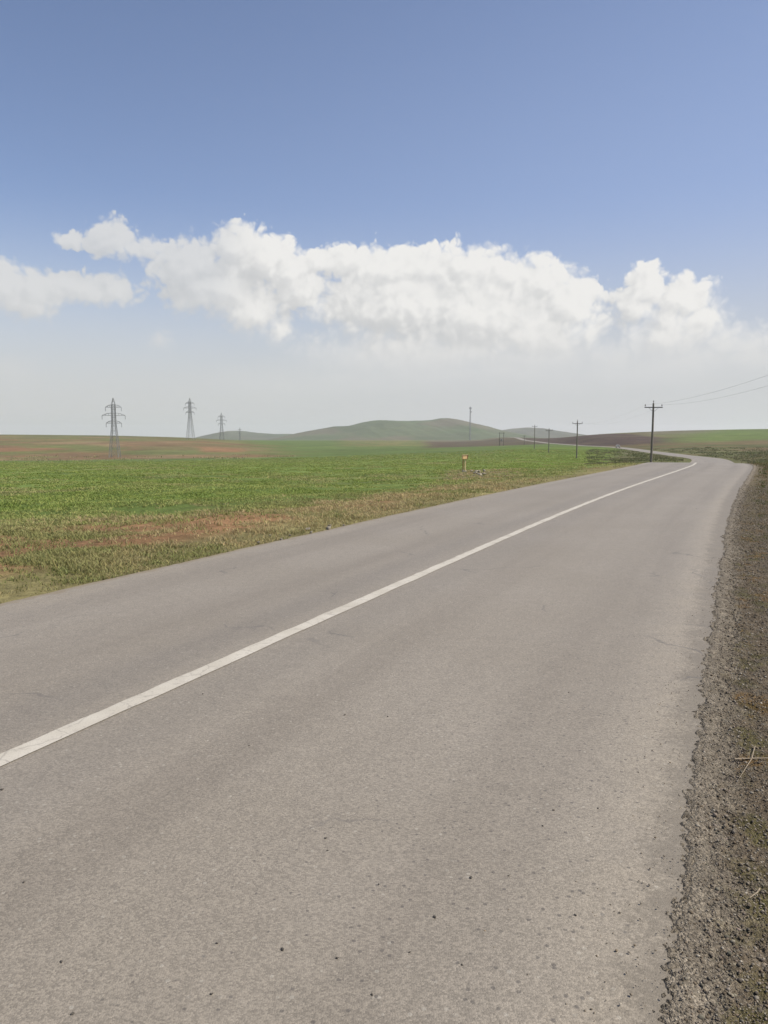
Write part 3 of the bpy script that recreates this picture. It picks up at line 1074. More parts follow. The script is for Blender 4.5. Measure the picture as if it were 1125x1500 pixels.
h = (.05 + .10 * sstep(.35, .75, fbm(x / .8, y / .8, 3, 57))) * np.where(gmix > .5, .85, 1.0)
h = np.maximum(h * .8, .075 * rng.uniform(.6, 1.2, len(x))) * (.75 + .25 * sstep(3.4, 4.4, -p))
blades("dry_grass", x, y, z, h, .007 + d * .0006, col, .05 + d * .001, 9, 1.5, "dry straw coloured grass mixed with weeds on the left verge", "grass")

# low weeds and dead grass on the right verge
x, y = fan(22000, 1.9, 60, 1020, 1320)
z, s, p = terrain(x, y)
er = edge_right(s)
q = p - er
zs = np.where(q < 2.2, shoulder_z(s, q), z)
z = np.maximum(z, zs) if False else zs
keep = (q > .20 + rng.uniform(0, .5, len(x)) * (y > 6)) & (fbm(x / .5, y / .5, 3, 66) > np.interp(y, [2, 5, 12, 40], [.56, .56, .5, .40]))
x, y, z, q = x[keep], y[keep], z[keep], q[keep]
d = np.hypot(x, y)
m1 = fbm(x / .7, y / .7, 3, 67)
col = lerp(np.tile(np.array([.20, .155, .085]), (len(x), 1)), np.array([.095, .105, .034]), sstep(.42, .6, m1))
h = .018 + .055 * sstep(4, 30, d) * rng.uniform(.4, 1.4, len(x)) + .07 * sstep(32, 45, d)
blades("verge_weeds", x, y, z, h, .0014 + d * .0007, col, .03 + d * .0014, 7, 1.2, "low brown and olive weeds on the right hand verge", "weeds")

# scrub beyond the crest, beside the bend
x, y = fan(9000, 58, 330, 860, 1180)
z, s, p = terrain(x, y)
keep = (np.abs(p) > 4.6 + rng.uniform(0, 1.5, len(x))) & (fbm(x / 6, y / 6, 4, 68) > .47) & ((p > 0) | (p > -40))
x, y, z, p = x[keep], y[keep], z[keep], p[keep]
d = np.hypot(x, y)
m1 = fbm(x / 5, y / 5, 3, 69)
col = lerp(np.tile(np.array([.195, .178, .095]), (len(x), 1)), np.array([.118, .130, .052]), sstep(.42, .58, m1))
blades("roadside_scrub", x, y, z, .15 + .3 * fbm(x / 4, y / 4, 3, 70), .02 + d * .0006, col, .12 + d * .0012, 8, .9, "olive and brown scrub beside the far bend", "scrub")

# pale dry tussocks at the foot of the brown slope
x, y = fan(900, 310, 380, -60, 430)
z, s, p = terrain(x, y)
keep = fbm(x / 14, y / 14, 3, 75) > .56
x, y, z = x[keep], y[keep], z[keep]
col = np.tile(np.array([.34, .30, .15]), (len(x), 1))
blades("dry_tussocks", x, y, z, rng.uniform(.3, .9, len(x)), np.full(len(x), .22), col, np.full(len(x), .5), 8, .6, "pale dry tussocks at the foot of the brown slope", "grass")


# ------------------------------------------------------------------ far hills
def hill(pts, d, depth, seed, base_y=648, col=(.082, .100, .048)):
    """a ridge whose crest passes the given (px, y) points at distance d, sloping down towards and away from the camera"""
    pxs = np.array([q[0] for q in pts], float); ys = np.array([q[1] for q in pts], float)
    U = np.linspace(pxs[0], pxs[-1], 220)
    yy = np.interp(U, pxs, ys)
    k = np.exp(-.5 * (np.arange(-9, 10) / 4.) ** 2); k /= k.sum()
    yy = np.convolve(np.pad(yy, 9, mode='edge'), k, mode='valid')
    V = np.linspace(-1, 1, 90)
    UU, VV = np.meshgrid(U, V, indexing='ij')
    crest = EYE + (HOR - yy) / F * d
    base = EYE + (HOR - base_y) / F * d
    prof = (1 - np.abs(V)) ** 1.0
    prof = prof * prof * (3 - 2 * prof)
    X = (UU - 562.5) / F * d
    Yd = d + VV * depth
    hgt = (crest - base)[:, None] * prof[None] + base
    er = (fbm(X / 150, Yd / 240, 5, seed) - .5)
    ridge = np.abs(fbm(X / 110 + Yd / 500, Yd / 700, 4, seed + 5) - .5) * 2
    amp = (crest - base)[:, None] * prof[None]
    hgt = hgt + amp * (er * .5 - ridge * .38 + .06) * (1 - np.abs(VV) * .2) * np.abs(VV) ** .35
    c1 = np.array(col)
    n1 = fbm(X / 220, Yd / 300, 4, seed + 9).ravel()
    C = lerp(np.tile(c1, (X.size, 1)), np.array([.110, .100, .060]), sstep(.52, .66, n1))
    C = lerp(C, np.array([.075, .105, .042]), sstep(.5, .66, fbm(X / 160 + 4, Yd / 260, 4, seed + 12).ravel()) * (1 - prof[None] * .7 * np.ones_like(X)).ravel())
    na, nr = UU.shape
    idx = np.arange(na * nr).reshape(na, nr)
    f = np.stack([idx[:-1, :-1], idx[:-1, 1:], idx[1:, 1:], idx[1:, :-1]], -1).reshape(-1, 4)[:, ::-1]
    o = np_mesh("hill", np.stack([X, Yd, hgt], -1).reshape(-1, 3), f, M_hill, smooth=True, cols=C)
    tag(o, kind="structure")
    return o


hill([(395, 648), (440, 635), (470, 629), (500, 625.5), (520, 623.5), (535, 619), (555, 616.5), (575, 615.5), (600, 617), (625, 617), (640, 615),
      (657, 614), (672, 616), (690, 621), (715, 627), (740, 632), (775, 641), (800, 648)], 2500, 900, 101)
hill([(700, 648), (722, 635), (745, 628.5), (770, 626.5), (790, 627.5), (806, 631), (830, 635), (850, 639), (875, 648)], 3300, 900, 131, 647, (.090, .090, .060))
hill([(270, 648), (300, 642), (320, 636), (340, 632), (350, 631), (365, 632.5), (385, 634.5), (405, 636), (425, 635), (450, 637), (480, 648)], 3100, 800, 151, 648, (.085, .090, .055))


# ------------------------------------------------------------------ pylons
def make_pylon(ext, thick=1.0):
    """double circuit lattice pylon; ext = extra metres of body below"""
    root = empty("lattice_pylon", (0, 0, 0))
    H = 28.0 + ext

    def half(z):                       # half width of the body at height z above the base
        zt = z - ext
        return float(np.interp(zt, [-ext - .01, 0, 13.5, 16.0, 25.0, 28.0], [2.2 + ext * .11, 2.2, 1.05, .85, .75, .08]))
    b = MB()
    lv = [0.0]
    z = 0.0
    while z < ext + 13.4:
        z = min(z + half(z) * 2.1, ext + 13.6)
        lv.append(z)
    lv += [ext + 16.2, ext + 18.0, ext + 19.85, ext + 21.8, ext + 23.7, ext + 25.0]
    cor = ((-1, -1), (1, -1), (1, 1), (-1, 1))
    for a, c in zip(lv[:-1], lv[1:]):
        ha, hc = half(a), half(c)
        for i, (x, y) in enumerate(cor):
            b.bar((x * ha, y * ha, a), (x * hc, y * hc, c), .24 * thick)
            x2, y2 = cor[(i + 1) % 4]
            b.bar((x * ha, y * ha, a), (x2 * hc, y2 * hc, c), .11 * thick)
            b.bar((x2 * ha, y2 * ha, a), (x * hc, y * hc, c), .11 * thick)
            b.bar((x * hc, y * hc, c), (x2 * hc, y2 * hc, c), .12 * thick)
    b.build("lattice_body", M_steel, root)
    pk = MB()
    for x, y in cor:
        pk.bar((x * .75, y * .75, ext + 25.0), (x * .08, y * .08, ext + 28.0), .2 * thick)
    pk.bar((0, 0, ext + 27.8), (0, 0, ext + 28.1), .3 * thick)
    for i, (x, y) in enumerate(cor):
        x2, y2 = cor[(i + 1) % 4]
        pk.bar((x * .42, y * .42, ext + 26.5), (x2 * .42, y2 * .42, ext + 26.5), .12 * thick)
    pk.build("earth_wire_peak", M_steel, root)
    for zt, w in ((23.7, 3.7), (19.85, 5.4), (16.2, 3.6)):
        zb = zt + ext
        a = MB()
        hb = half(zb)
        for y in (-1, 1):
            a.bar((-hb, y * hb, zb), (hb, y * hb, zb), .17 * thick)
        for sg in (-1, 1):
            for y in (-1, 1):
                a.bar((sg * hb, y * hb, zb), (sg * w, y * .08, zb), .17 * thick)
                a.bar((sg * hb, y * hb, zb + 1.15), (sg * (hb + (w - hb) * .45), y * hb * .55, zb + .95), .15 * thick)
                a.bar((sg * (hb + (w - hb) * .45), y * hb * .55, zb + .95), (sg * w, y * .08, zb + .05), .15 * thick)
                for k in (.33, .66):
                    xx = sg * (hb + (w - hb) * k)
                    a.bar((xx, y * hb * (1 - k), zb), (xx, y * hb * (1 - k), zb + (.98 if k < .5 else .68)), .08 * thick)
        a.build("crossarm", M_steel, root)
        for sg in (-1, 1):
            ins = MB()
            n = 9
            pts, rad = [], []
            for k in range(n * 2 + 1):
                pts.append((sg * w, 0, zb - .12 - k * .09)); rad.append(.09 if k % 2 else .16)
            ins.tube(pts, [r * thick for r in rad], 8)
            ins.bar((sg * w, -.35, zb - 1.85), (sg * w, .35, zb - 1.85), .10 * thick)
            ins.build("insulator_string", M_glassins, root)
    return root


def ground_at(px, d):
    x = (px - 562.5) / F * d
    z, _, _ = terrain(np.array([x]), np.array([d]))
    return x, d, float(z[0])


GP = "lattice pylons marching over the left fields"
pyl = [(169.3, 367, 584, .85, "nearest and largest steel lattice pylon, standing at the foot of the brown slope", .05),
       (280.5, 640, 584, .95, "second steel lattice pylon, rising from behind the brow of the slope", -.12),
       (326, 815, 605, 1.0, "third steel lattice pylon, smaller, its lower half against the low grey hill", .0),
       (352.5, 1420, 626.5, 1.25, "farthest and smallest lattice pylon, almost lost in haze on the low hill", .0)]
for px, d, ytop, th, lab, rz in pyl:
    x, y, z = ground_at(px, d)
    ztop = EYE + (HOR - ytop) / F * d
    ext = max(-6.0, ztop - z - 28.0 + .3)
    if ext >= 0:
        r = make_pylon(ext, th)
        r.location = (x, y, z - .3)
    else:
        r = make_pylon(0, th)
        k = (ztop - z + .3) / 28.0
        r.scale = (k, k, k)
        r.location = (x, y, z - .3)
    r.rotation_euler.z = rz
    tag(r, lab, "pylon", GP)


# ------------------------------------------------------------------ utility poles
def make_pole(h):
    root = empty("utility_pole", (0, 0, 0))
    b = MB()
    zs = [-.6, 0, h * .25, h * .5, h * .75, h]
    off = [(0, 0), (0, 0), (.015, .01), (.03, -.01), (.02, 0), (0, 0)]
    b.tube([(o[0], o[1], z) for o, z in zip(off, zs)], [.165, .16, .15, .138, .125, .112], 12)
    b.build("shaft", M_wood, root, smooth=False)
    a = MB()
    za = h - .55
    a.box((0, -.155, za), (2.25, .10, .12))
    a.build("crossarm", M_arm, root, bevel=.008)
    br = MB()
    for sg in (-1, 1):
        br.bar((sg * .62, -.20, za - .03), (sg * .05, -.16, za - .55), .035)
    br.bar((0, -.22, za), (0, .18, za), .03)
    br.build("arm_brace", M_steel, root)
    ins_pts = [(-1.03, -.155, za + .06), (1.03, -.155, za + .06), (0, 0, h)]
    for p in ins_pts:
        i = MB()
        x, y, z = p
        i.tube([(x, y, z - .02), (x, y, z + .14)], [.018, .018], 8)
        i.tube([(x, y, z + .12), (x, y, z + .15), (x, y, z + .19), (x, y, z + .22), (x, y, z + .26), (x, y, z + .31), (x, y, z + .34)],
               [.05, .085, .06, .08, .045, .055, .02], 10)
        i.build("insulator", M_porc, root, smooth=False)
    return root, [(x, y, z + .27) for x, y, z in ins_pts]


GPOLE = "wooden utility poles along the road"
pole_spec = [
    (1420, 37, None, "utility pole outside the frame on the right verge", .16),
    (953, 100, 587.5, "nearest wooden utility pole, tall with a crossarm, behind the road's crest at the bend", .13),
    (844, 174, 615, "second wooden utility pole left of the nearest one, against the dark ploughed brow", .1),
    (803, 252, 627, "shorter wooden utility pole in the green field, third from the right", .1),
    (782, 330, 622, "wooden utility pole with crossarm standing before the small round hill beside the far road", .12),
    (767, 545, 637, "tiny distant utility pole where the green field meets the far road", .15),
]
poles = []
for px, d, ytop, lab, rz in pole_spec:
    x, y, z = ground_at(px, d)
    h = 8.3 if ytop is None else (EYE + (HOR - ytop) / F * d) - z - .33
    r, tips = make_pole(h)
    r.location = (x, y, z)
    r.rotation_euler = (0, .008 if px == 953 else 0, -rz)
    tag(r, lab, "utility pole", GPOLE)
    bpy.context.view_layer.update()
    poles.append([r.matrix_world @ Vector(t) for t in tips])

span_names = ["thin overhead wire running from the nearest pole to the right edge of the photo",
              "thin overhead wire between the nearest pole and the second pole",
              "thin overhead wire between the second pole and the short pole in the green field"]
for k in range(3):
    for i in range(2):
        a, b = poles[k][i], poles[k + 1][i]
        pts = []
        sag = [1.0, 1.15, 1.15][k] + (.0, .18, .75)[i]
        for t in np.linspace(0, 1, 25):
            q = a.lerp(b, t)
            q.z -= sag * 4 * t * (1 - t)
            pts.append(q)
        w = MB()
        w.tube([q - pts[0] for q in pts], [.0065 if k == 0 else .0035] * 25, 6)
        o = w.build("overhead_wire", M_wire)
        o.location = pts[0]
        tag(o, span_names[k], "wire", "overhead wires of the pole line")

# twin poles with a transformer platform, far off
x, y, z = ground_at(734, 520)
tw = empty("twin_pole_structure", (x, y, z), -.15)
hh = 9.0
for sg in (-1, 1):
    b = MB(); b.tube([(sg * 1.35, 0, -.5), (sg * 1.35, 0, hh)], [.2, .15], 10); b.build("shaft", M_wood, tw)
b = MB(); b.box((0, -.22, hh - .6), (4.0, .14, .16)); b.build("crossarm", M_arm, tw)
b = MB(); b.box((0, 0, 3.2), (2.5, .5, .14)); b.build("platform", M_arm, tw)
b = MB(); b.box((0, 0, 3.9), (1.0, .6, 1.2)); b.box((0, -.42, 3.9), (.8, .12, .9)); b.tube([(-.25, 0, 4.5), (-.25, 0, 4.8)], [.06, .04]); b.tube([(.25, 0, 4.5), (.25, 0, 4.8)], [.06, .04])
b.build("transformer", M_maststeel, tw, bevel=.02)
for xx in (-1.85, 0, 1.85):
    b = MB(); b.tube([(xx, -.22, hh - .52), (xx, -.22, hh - .36), (xx, -.22, hh - .28), (xx, -.22, hh - .18)], [.03, .09, .06, .03], 8); b.build("insulator", M_porc, tw)
tag(tw, "pair of distant wooden poles joined by a crossarm, beside the far road's brown hump", "utility pole")

# ------------------------------------------------------------------ radio mast
x, y, z = ground_at(688, 1170)
ms = empty("radio_mast", (x, y, z))
hm = EYE + (HOR - 597) / F * 1170 - z
b = MB()
nb = 26
for i in range(nb):
    z0, z1 = hm * i / nb, hm * (i + 1) / nb
    w0, w1 = np.interp(z0, [0, hm], [1.5, .75]), np.interp(z1, [0, hm], [1.5, .75])
    tri = [(math.cos(a), math.sin(a)) for a in (.5, .5 + 2.094, .5 + 4.189)]
    for k in range(3):
        p0, p1 = tri[k], tri[(k + 1) % 3]
        b.bar((p0[0] * w0, p0[1] * w0, z0), (p0[0] * w1, p0[1] * w1, z1), .30)
        b.bar((p0[0] * w0, p0[1] * w0, z0), (p1[0] * w1, p1[1] * w1, z1), .16)
        b.bar((p0[0] * w1, p0[1] * w1, z1), (p1[0] * w1, p1[1] * w1, z1), .14)
b.build("lattice_column", M_maststeel, ms)
for a in (.3, 2.4, 4.5):
    b = MB()
    b.box((math.cos(a) * 1.5, math.sin(a) * 1.5, hm - 1.6), (.5, .5, 2.8))
    b.bar((0, 0, hm - 1.6), (math.cos(a) * 1.3, math.sin(a) * 1.3, hm - 1.6), .15)
    b.build("panel_antenna", M_maststeel, ms)
b = MB(); b.tube([(1.1, -1.1, hm - 7), (1.3, -1.5, hm - 7)], [.9, .95], 14); b.build("dish", M_maststeel, ms)
b = MB(); b.bar((0, 0, hm - .1), (0, 0, hm + 2.2), .16); b.build("lightning_rod", M_maststeel, ms)
tag(ms, "tall thin grey radio mast rising in front of the right shoulder of the main hill", "radio mast")

# ------------------------------------------------------------------ orange marker post
x, y, z = ground_at(680, 46.5)
mk = empty("marker_post", (x, y, z), .22)
mk.scale = (.95, .95, 1.12)
b = MB(); b.box((.055, 0, .30), (.07, .09, .80)); b.build("post", M_tan2, mk, bevel=.006)
b = MB(); b.box((-.085, .0, .42), (.05, .07, .56)); b.build("back_post", M_orangebrown, mk, bevel=.005)
b = MB(); b.box((0.05, 0, -.02), (.16, .18, .22), .85); b.box((-.085, 0, -.02), (.09, .14, .3), .85); b.build("footing", M_conc, mk, bevel=.01)
b = MB()
b.prism([(-.15, .70), (.15, .70), (.17, .91), (-.13, .91)], -.10, .10)
b.build("head", M_tan, mk, bevel=.012)
b = MB()
b.prism([(.155, .69), (.17, .69), (.235, .93), (.18, .93)], -.11, .11)
b.build("side_flap", M_orangebrown, mk)
b = MB(); b.prism([(-.155, .905), (.20, .915), (.21, .935), (-.16, .925)], -.125, .125); b.build("cap_plate", M_tan2, mk)
tag(mk, "small faded orange marker post with a boxy head, standing at the field edge", "marker post")

# pale stones beside it
spec = [(697.5, 686.5, 45.0, .17, "largest pale stone of the heap right of the orange marker post"),
        (702, 688.2, 44.0, .13, None), (709, 688.0, 44.5, .14, None), (696, 690.5, 42.5, .12, None), (700, 692.0, 41.5, .09, None),
        (703, 695.0, 40.0, .13, None), (709, 693.5, 41, .11, None), (691, 685.8, 46.0, .10, None), (704, 697.5, 38, .07, None), (706, 702, 35.5, .07, None), (694, 699, 37.5, .06, None)]
for i, (px, py, d, sz_, lab) in enumerate(spec):
    x, y, z = ground_at(px, d)
    stone_thing("stone", (x, y, z + .03), sz_, np.array([.27, .24, .18]) * random.uniform(.7, 1.1), 300 + i,
                lab or "smaller pale stone in the heap right of the orange marker post", "pale stones beside the marker post")
# stones at the left road edge
for i in range(9):
    px = 195 + i * 17 + random.uniform(-6, 6)
    s_ = float(np.interp(px, [190, 340], [10.2, 13.2]))
    q = road_point(s_, -3.36 - random.uniform(.0, .30) - (.25 if i in (2, 5) else 0), -.05)
    stone_thing("stone", q, random.uniform(.03, .065), np.array([.24, .21, .165]) * random.uniform(.6, 1.1), 340 + i,
                "small grey stone lying in the weeds along the left road edge", "stones along the left road edge")

# ------------------------------------------------------------------ car on the far road
s_car = float(np.interp(372, CL[:, 1], S))
cpos, cn, cz = cl_at(np.array([s_car]))
q = cpos[0] + cn[0] * (-1.5)
az_car = math.atan2(-cn[0][1], cn[0][0])      # heading of the road
car = empty("parked_car" if False else "car", (q[0], q[1], cz[0] + .012), -az_car * -1 if False else 0)
tv = Vector((-cn[0][1], cn[0][0]))            # along the road, away from the camera
car.rotation_euler.z = math.atan2(-tv.y, -tv.x) + math.pi / 2   # local -Y faces the camera
body = MB()
prof = [(-2.05, .32), (-2.1, .62), (-2.0, .80), (-1.1, .90), (-.95, .92), (1.9, .95), (2.08, .86), (2.12, .45), (2.05, .30)]
W = .82


def loft(m, prof_yz, w0, w1fun):
    n_ = len(prof_yz)
    vs = [(-w1fun(z), y, z) for y, z in prof_yz] + [(w1fun(z), y, z) for y, z in prof_yz]
    fs = [(i, (i + 1) % n_, n_ + (i + 1) % n_, n_ + i) for i in range(n_)]
    fs += [tuple(range(n_ - 1, -1, -1)), tuple(range(n_, 2 * n_))]
    m.add(vs, fs)


loft(body, prof, W, lambda z: float(np.interp(z, [.3, .5, .95], [.78, .83, .79])))
body.build("body", M_car, car, bevel=.05)
cab = MB()
loft(cab, [(-.95, .93), (-.35, 1.40), (1.0, 1.42), (1.85, .96)], W, lambda z: float(np.interp(z, [.9, 1.42], [.74, .60])))
cab.build("cabin_windows", M_glass, car, bevel=.03)
rf = MB()
loft(rf, [(-.38, 1.41), (-.30, 1.46), (.95, 1.48), (1.05, 1.42)], W, lambda z: .62)
rf.build("roof", M_car, car, bevel=.02)
bp = MB(); bp.box((0, -2.1, .42), (1.5, .12, .2)); bp.build("bumper", M_cardark, car, bevel=.03)
gr_ = MB(); gr_.box((0, -2.085, .66), (.8, .06, .12)); gr_.build("grille", M_cardark, car)
for sg in (-1, 1):
    l = MB(); l.box((sg * .58, -2.06, .68), (.26, .1, .15)); l.build("headlight", M_lamp, car, bevel=.02)
for sx in (-1, 1):
    for yy_ in (-1.3, 1.3):
        w = MB(); w.tube([(sx * .64, yy_, .31), (sx * .84, yy_, .31)], [.31, .31], 18)
        wh = w.build("wheel", M_tyre, car)
        h_ = MB(); h_.tube([(sx * .80, yy_, .31), (sx * .85, yy_, .31)], [.17, .16], 14); h_.build("hub", M_maststeel, wh)
tag(car, "small pale car driving on the far road below the ploughed brow", "car")


# ------------------------------------------------------------------ stalks on the right shoulder, crumbs on the road
def ground_hit(px, py, zl=-.03):
    u, fy, fz = ray(px, py)
    t = (zl - EYE) / fz
    return Vector((u * t, fy * t, zl))


def stalk(path, r, label):
    pts = []
    for px, py in path:
        h = ground_hit(px, py)
        s_, p_ = road_coords([h.x], [h.y])
        zq = float(shoulder_z(s_, p_ - edge_right(s_))[0])
        pts.append(Vector((h.x, h.y, zq + .012)))
    m = (sum(p.z for p in pts) / len(pts))
    for p in pts: p.z = max(p.z, m)
    dense = []
    for a, b in zip(pts[:-1], pts[1:]):
        for t in np.linspace(0, 1, 6, endpoint=False): dense.append(a.lerp(b, t))
    dense.append(pts[-1])
    w = MB()
    rr = [r * (1 - .55 * i / len(dense)) for i in range(len(dense))]
    w.tube([p - dense[0] for p in dense], rr, 7)
    for k in (.3, .6):
        i = int(k * len(dense))
        w.tube([dense[i] - dense[0] - (dense[i + 1] - dense[i]) * .3, dense[i] - dense[0] + (dense[i + 1] - dense[i]) * .3], [rr[i] * 1.5] * 2, 7)
    o = w.build("dry_stalk", M_straw)
    o.location = dense[0]
    tag(o, label, "stalk", "dry stalks on the right shoulder")


stalk([(1076, 1113), (1090, 1112), (1105, 1111), (1140, 1110)], .0042, "thick straight pale stalk lying level on the gravel at the right frame edge")
stalk([(1106, 1094), (1101, 1113), (1093, 1125), (1083, 1141)], .0026, "thin bent stalk crossing under the straight pale stalk on the gravel")
stalk([(1113, 1300), (1109, 1306), (1098, 1316)], .003, "short curved pale stalk on the gravel near the bottom right corner")

CS = .6
crumbs = [(505, 1048, .013), (477, 1228, .011), (690, 1285, .013), (637, 1343, .012), (414, 1391, .013), (843, 1339, .010), (811, 1186, .010),
          (795, 1209, .009), (480, 1246, .008), (555, 1295, .008), (600, 1394, .008), (494, 1403, .010), (745, 1282, .008), (677, 1412, .008),
          (568, 1050, .010), (297, 1018, .010), (545, 1456, .009), (90, 1410, .010), (106, 1486, .010), (310, 1456, .010), (3, 1159, .016),
          (365, 1093, .009), (1020, 745, .018), (876, 1183, .009), (35, 1294, .010), (318, 1382, .009), (833, 1014, .009), (935, 1130, .008)]
proto = None
for i, (px, py, sz_) in enumerate(crumbs):
    h = ground_hit(px, py, 0.005)
    s_, p_ = road_coords([h.x], [h.y])
    q = road_point(s_[0], p_[0])
    if proto is None:
        var, f = stone_variants(1, 1, 77, .3)
        proto = np_mesh("asphalt_crumb", var[0] * np.array([1, .7, .5])[None], f, M_crumb)
        o = proto
    else:
        o = proto.copy(); COL.objects.link(o)
    sz_ *= CS
    o.scale = (sz_, sz_, sz_)
    o.rotation_euler = (0, 0, random.uniform(0, 6.28))
    o.location = (q.x, q.y, q.z + sz_ * .35)
    tag(o, "small dark crumb of asphalt lying loose on the road", "crumb", "dark crumbs scattered on the road")

# ------------------------------------------------------------------ haze
hz = MB()
hz.box((0, 0, 54.0), (15000, 15000, 136.0))
haze = hz.build("haze", None)
hm_ = bpy.data.materials.new("haze_air"); hm_.use_nodes = True
ht = NT(hm_.node_tree)
for nn in list(hm_.node_tree.nodes):
    if nn.type == 'BSDF_PRINCIPLED': hm_.node_tree.nodes.remove(nn)
pv = ht.n('ShaderNodeVolumePrincipled')
pv.inputs['Color'].default_value = (.93, .95, .97, 1)
pv.inputs['Density'].default_value = 0.00014
pv.inputs['Anisotropy'].default_value = .2
outm = [x for x in hm_.node_tree.nodes if x.type == 'OUTPUT_MATERIAL'][0]
ht.L.new(pv.outputs[0], outm.inputs['Volume'])
haze.data.materials.append(hm_)
tag(haze, "thin pale haze in the air over the plain", "haze", kind="stuff")

# ------------------------------------------------------------------ sky, clouds, sun
SUN_AZ = math.radians(100)       # clockwise from the view direction (+Y)
SUN_EL = math.radians(50)
w = bpy.data.worlds.new("World")
scene.world = w
w.use_nodes = True
t = NT(w.node_tree)
for nn in list(t.N): t.N.remove(nn)
out = t.n('ShaderNodeOutputWorld')
bg = t.n('ShaderNodeBackground')
t.L.new(bg.outputs[0], out.inputs[0])
sky = t.n('ShaderNodeTexSky')
sky.sky_type = 'NISHITA'
sky.sun_disc = False
sky.sun_elevation = SUN_EL
sky.sun_rotation = SUN_AZ
sky.altitude = 1500
sky.air_density = 1.0
sky.dust_density = 1.0
sky.ozone_density = 2.0
STR = .082
K = 1 / 2 ** .7            # final radiance -> scene radiance at this exposure
dirv = t.n('ShaderNodeTexCoord').outputs['Generated']
sep = t.n('ShaderNodeSeparateXYZ'); t.L.new(dirv, sep.inputs[0])
azr = t.math('ARCTAN2', sep.outputs[0], sep.outputs[1])
elr = t.math('ARCSINE', sep.outputs[2])
DEG = 180 / math.pi
azd = t.math('MULTIPLY', azr, DEG)
eld = t.math('MULTIPLY', elr, DEG)
pc = t.n('ShaderNodeCombineXYZ'); t.L.new(azd, pc.inputs[0]); t.L.new(eld, pc.inputs[1])
pos = pc.outputs[0]


def ae(px, py):
    u, fy, fz = ray(px, py)
    return math.degrees(math.atan2(u, fy)), math.degrees(math.atan2(fz, math.hypot(u, fy)))


# (px, py, rx, ry) in photo pixels of each puff -> directions in the sky
PUFFS = [
    (10, 425, 48, 34), (52, 432, 38, 30), (45, 452, 40, 16), (120, 424, 62, 19), (168, 424, 22, 14),
    (166, 350, 34, 26), (112, 352, 24, 10), (208, 366, 38, 15), (278, 392, 52, 36), (345, 362, 34, 28), (390, 378, 42, 32), (428, 402, 26, 24),
    (320, 425, 70, 40), (372, 455, 46, 32), (408, 480, 18, 24),
    (470, 386, 26, 15), (515, 382, 36, 18), (565, 398, 60, 32), (622, 392, 52, 27), (690, 395, 46, 31), (742, 405, 44, 30), (796, 418, 42, 36),
    (832, 446, 40, 44), (866, 488, 28, 42), (700, 465, 150, 75), (590, 450, 130, 60), (780, 495, 110, 60), (640, 520, 200, 45),
    (948, 424, 26, 30), (998, 444, 42, 30), (930, 452, 30, 26), (1032, 468, 28, 24), (980, 495, 85, 50), (1090, 512, 60, 26), (1130, 520, 50, 30), (1010, 535, 140, 40),
    (770, 545, 130, 45), (640, 552, 200, 40), (960, 550, 170, 45), (420, 575, 150, 30),
    (1110, 530, 90, 44), (1062, 508, 45, 32), (235, 500, 15, 11), (620, 530, 190, 40), (780, 530, 130, 40), (560, 565, 250, 30), (820, 570, 260, 30), (900, 530, 45, 36), (895, 552, 90, 45), (442, 425, 40, 30),
    (540, 528, 46, 18), (20, 552, 46, 26), (1190, 500, 60, 36), (-70, 420, 60, 40),
]
gname = "cloud_height"
grp = bpy.data.node_groups.new(gname, 'ShaderNodeTree')
grp.interface.new_socket("P", in_out='INPUT', socket_type='NodeSocketVector')
grp.interface.new_socket("H", in_out='OUTPUT', socket_type='NodeSocketFloat')
grp.interface.new_socket("S", in_out='OUTPUT', socket_type='NodeSocketFloat')
g = NT(grp)
gi, go = g.n('NodeGroupInput'), g.n('NodeGroupOutput')
gp = gi.outputs[0]
warp = g.n('ShaderNodeTexNoise'); g.L.new(gp, warp.inputs['Vector']); warp.inputs['Scale'].default_value = .55
warp.inputs['Detail'].default_value = 4
wv = g.vmath('SCALE', g.vmath('SUBTRACT', warp.outputs['Color'], (.5, .5, .5)), scale=1.5)
wv = g.vmath('MULTIPLY', wv, (1, .7, 0))
q = g.vmath('ADD', gp, wv)
D = None
for px, py, rx, ry in PUFFS:
    a, e = ae(px, py)
    ra = abs(ae(px + rx, py)[0] - ae(px - rx, py)[0]) / 2
    re = abs(ae(px, py + ry)[1] - ae(px, py - ry)[1]) / 2
    dd = g.vmath('LENGTH', g.vmath('MULTIPLY', g.vmath('SUBTRACT', q, (a, e, 0)), (1 / ra, 1 / re, 0)))
    v = g.math('MULTIPLY', g.math('SUBTRACT', 1.0, dd), min(ra, re) ** .6)
    D = v if D is None else g.math('SMOOTH_MAX', D, v, .25)
b1 = g.vor(q, .85, 'F1', detail=0)
b2 = g.vor(q, 1.7, 'F1', detail=1, rough=.5)
nz = g.noise(q, 2.2, 4, .5)
H = g.math('ADD', g.math('ADD', D, .88), g.math('MULTIPLY', g.math('SUBTRACT', .45, b1), .62))
H = g.math('ADD', H, g.math('MULTIPLY', g.math('SUBTRACT', .38, b2), .60))
H = g.math('ADD', H, g.math('MULTIPLY', g.math('SUBTRACT', nz, .5), .22))
g.L.new(H, go.inputs[0])
grp.interface.new_socket("D", in_out='OUTPUT', socket_type='NodeSocketFloat')
g.L.new(D, go.inputs[2])
b3 = g.vor(q, 1.7, 'SMOOTH_F1', smooth=.35)
HS = g.math('ADD', D, g.math('MULTIPLY', g.math('SUBTRACT', .45, b1), .55))
HS = g.math('ADD', HS, g.math('MULTIPLY', g.math('SUBTRACT', .38, b3), .55))
HS = g.math('ADD', HS, g.math('MULTIPLY', g.math('SUBTRACT', g.noise(q, 1.1, 4, .55), .5), .9))
g.L.new(HS, go.inputs[1])


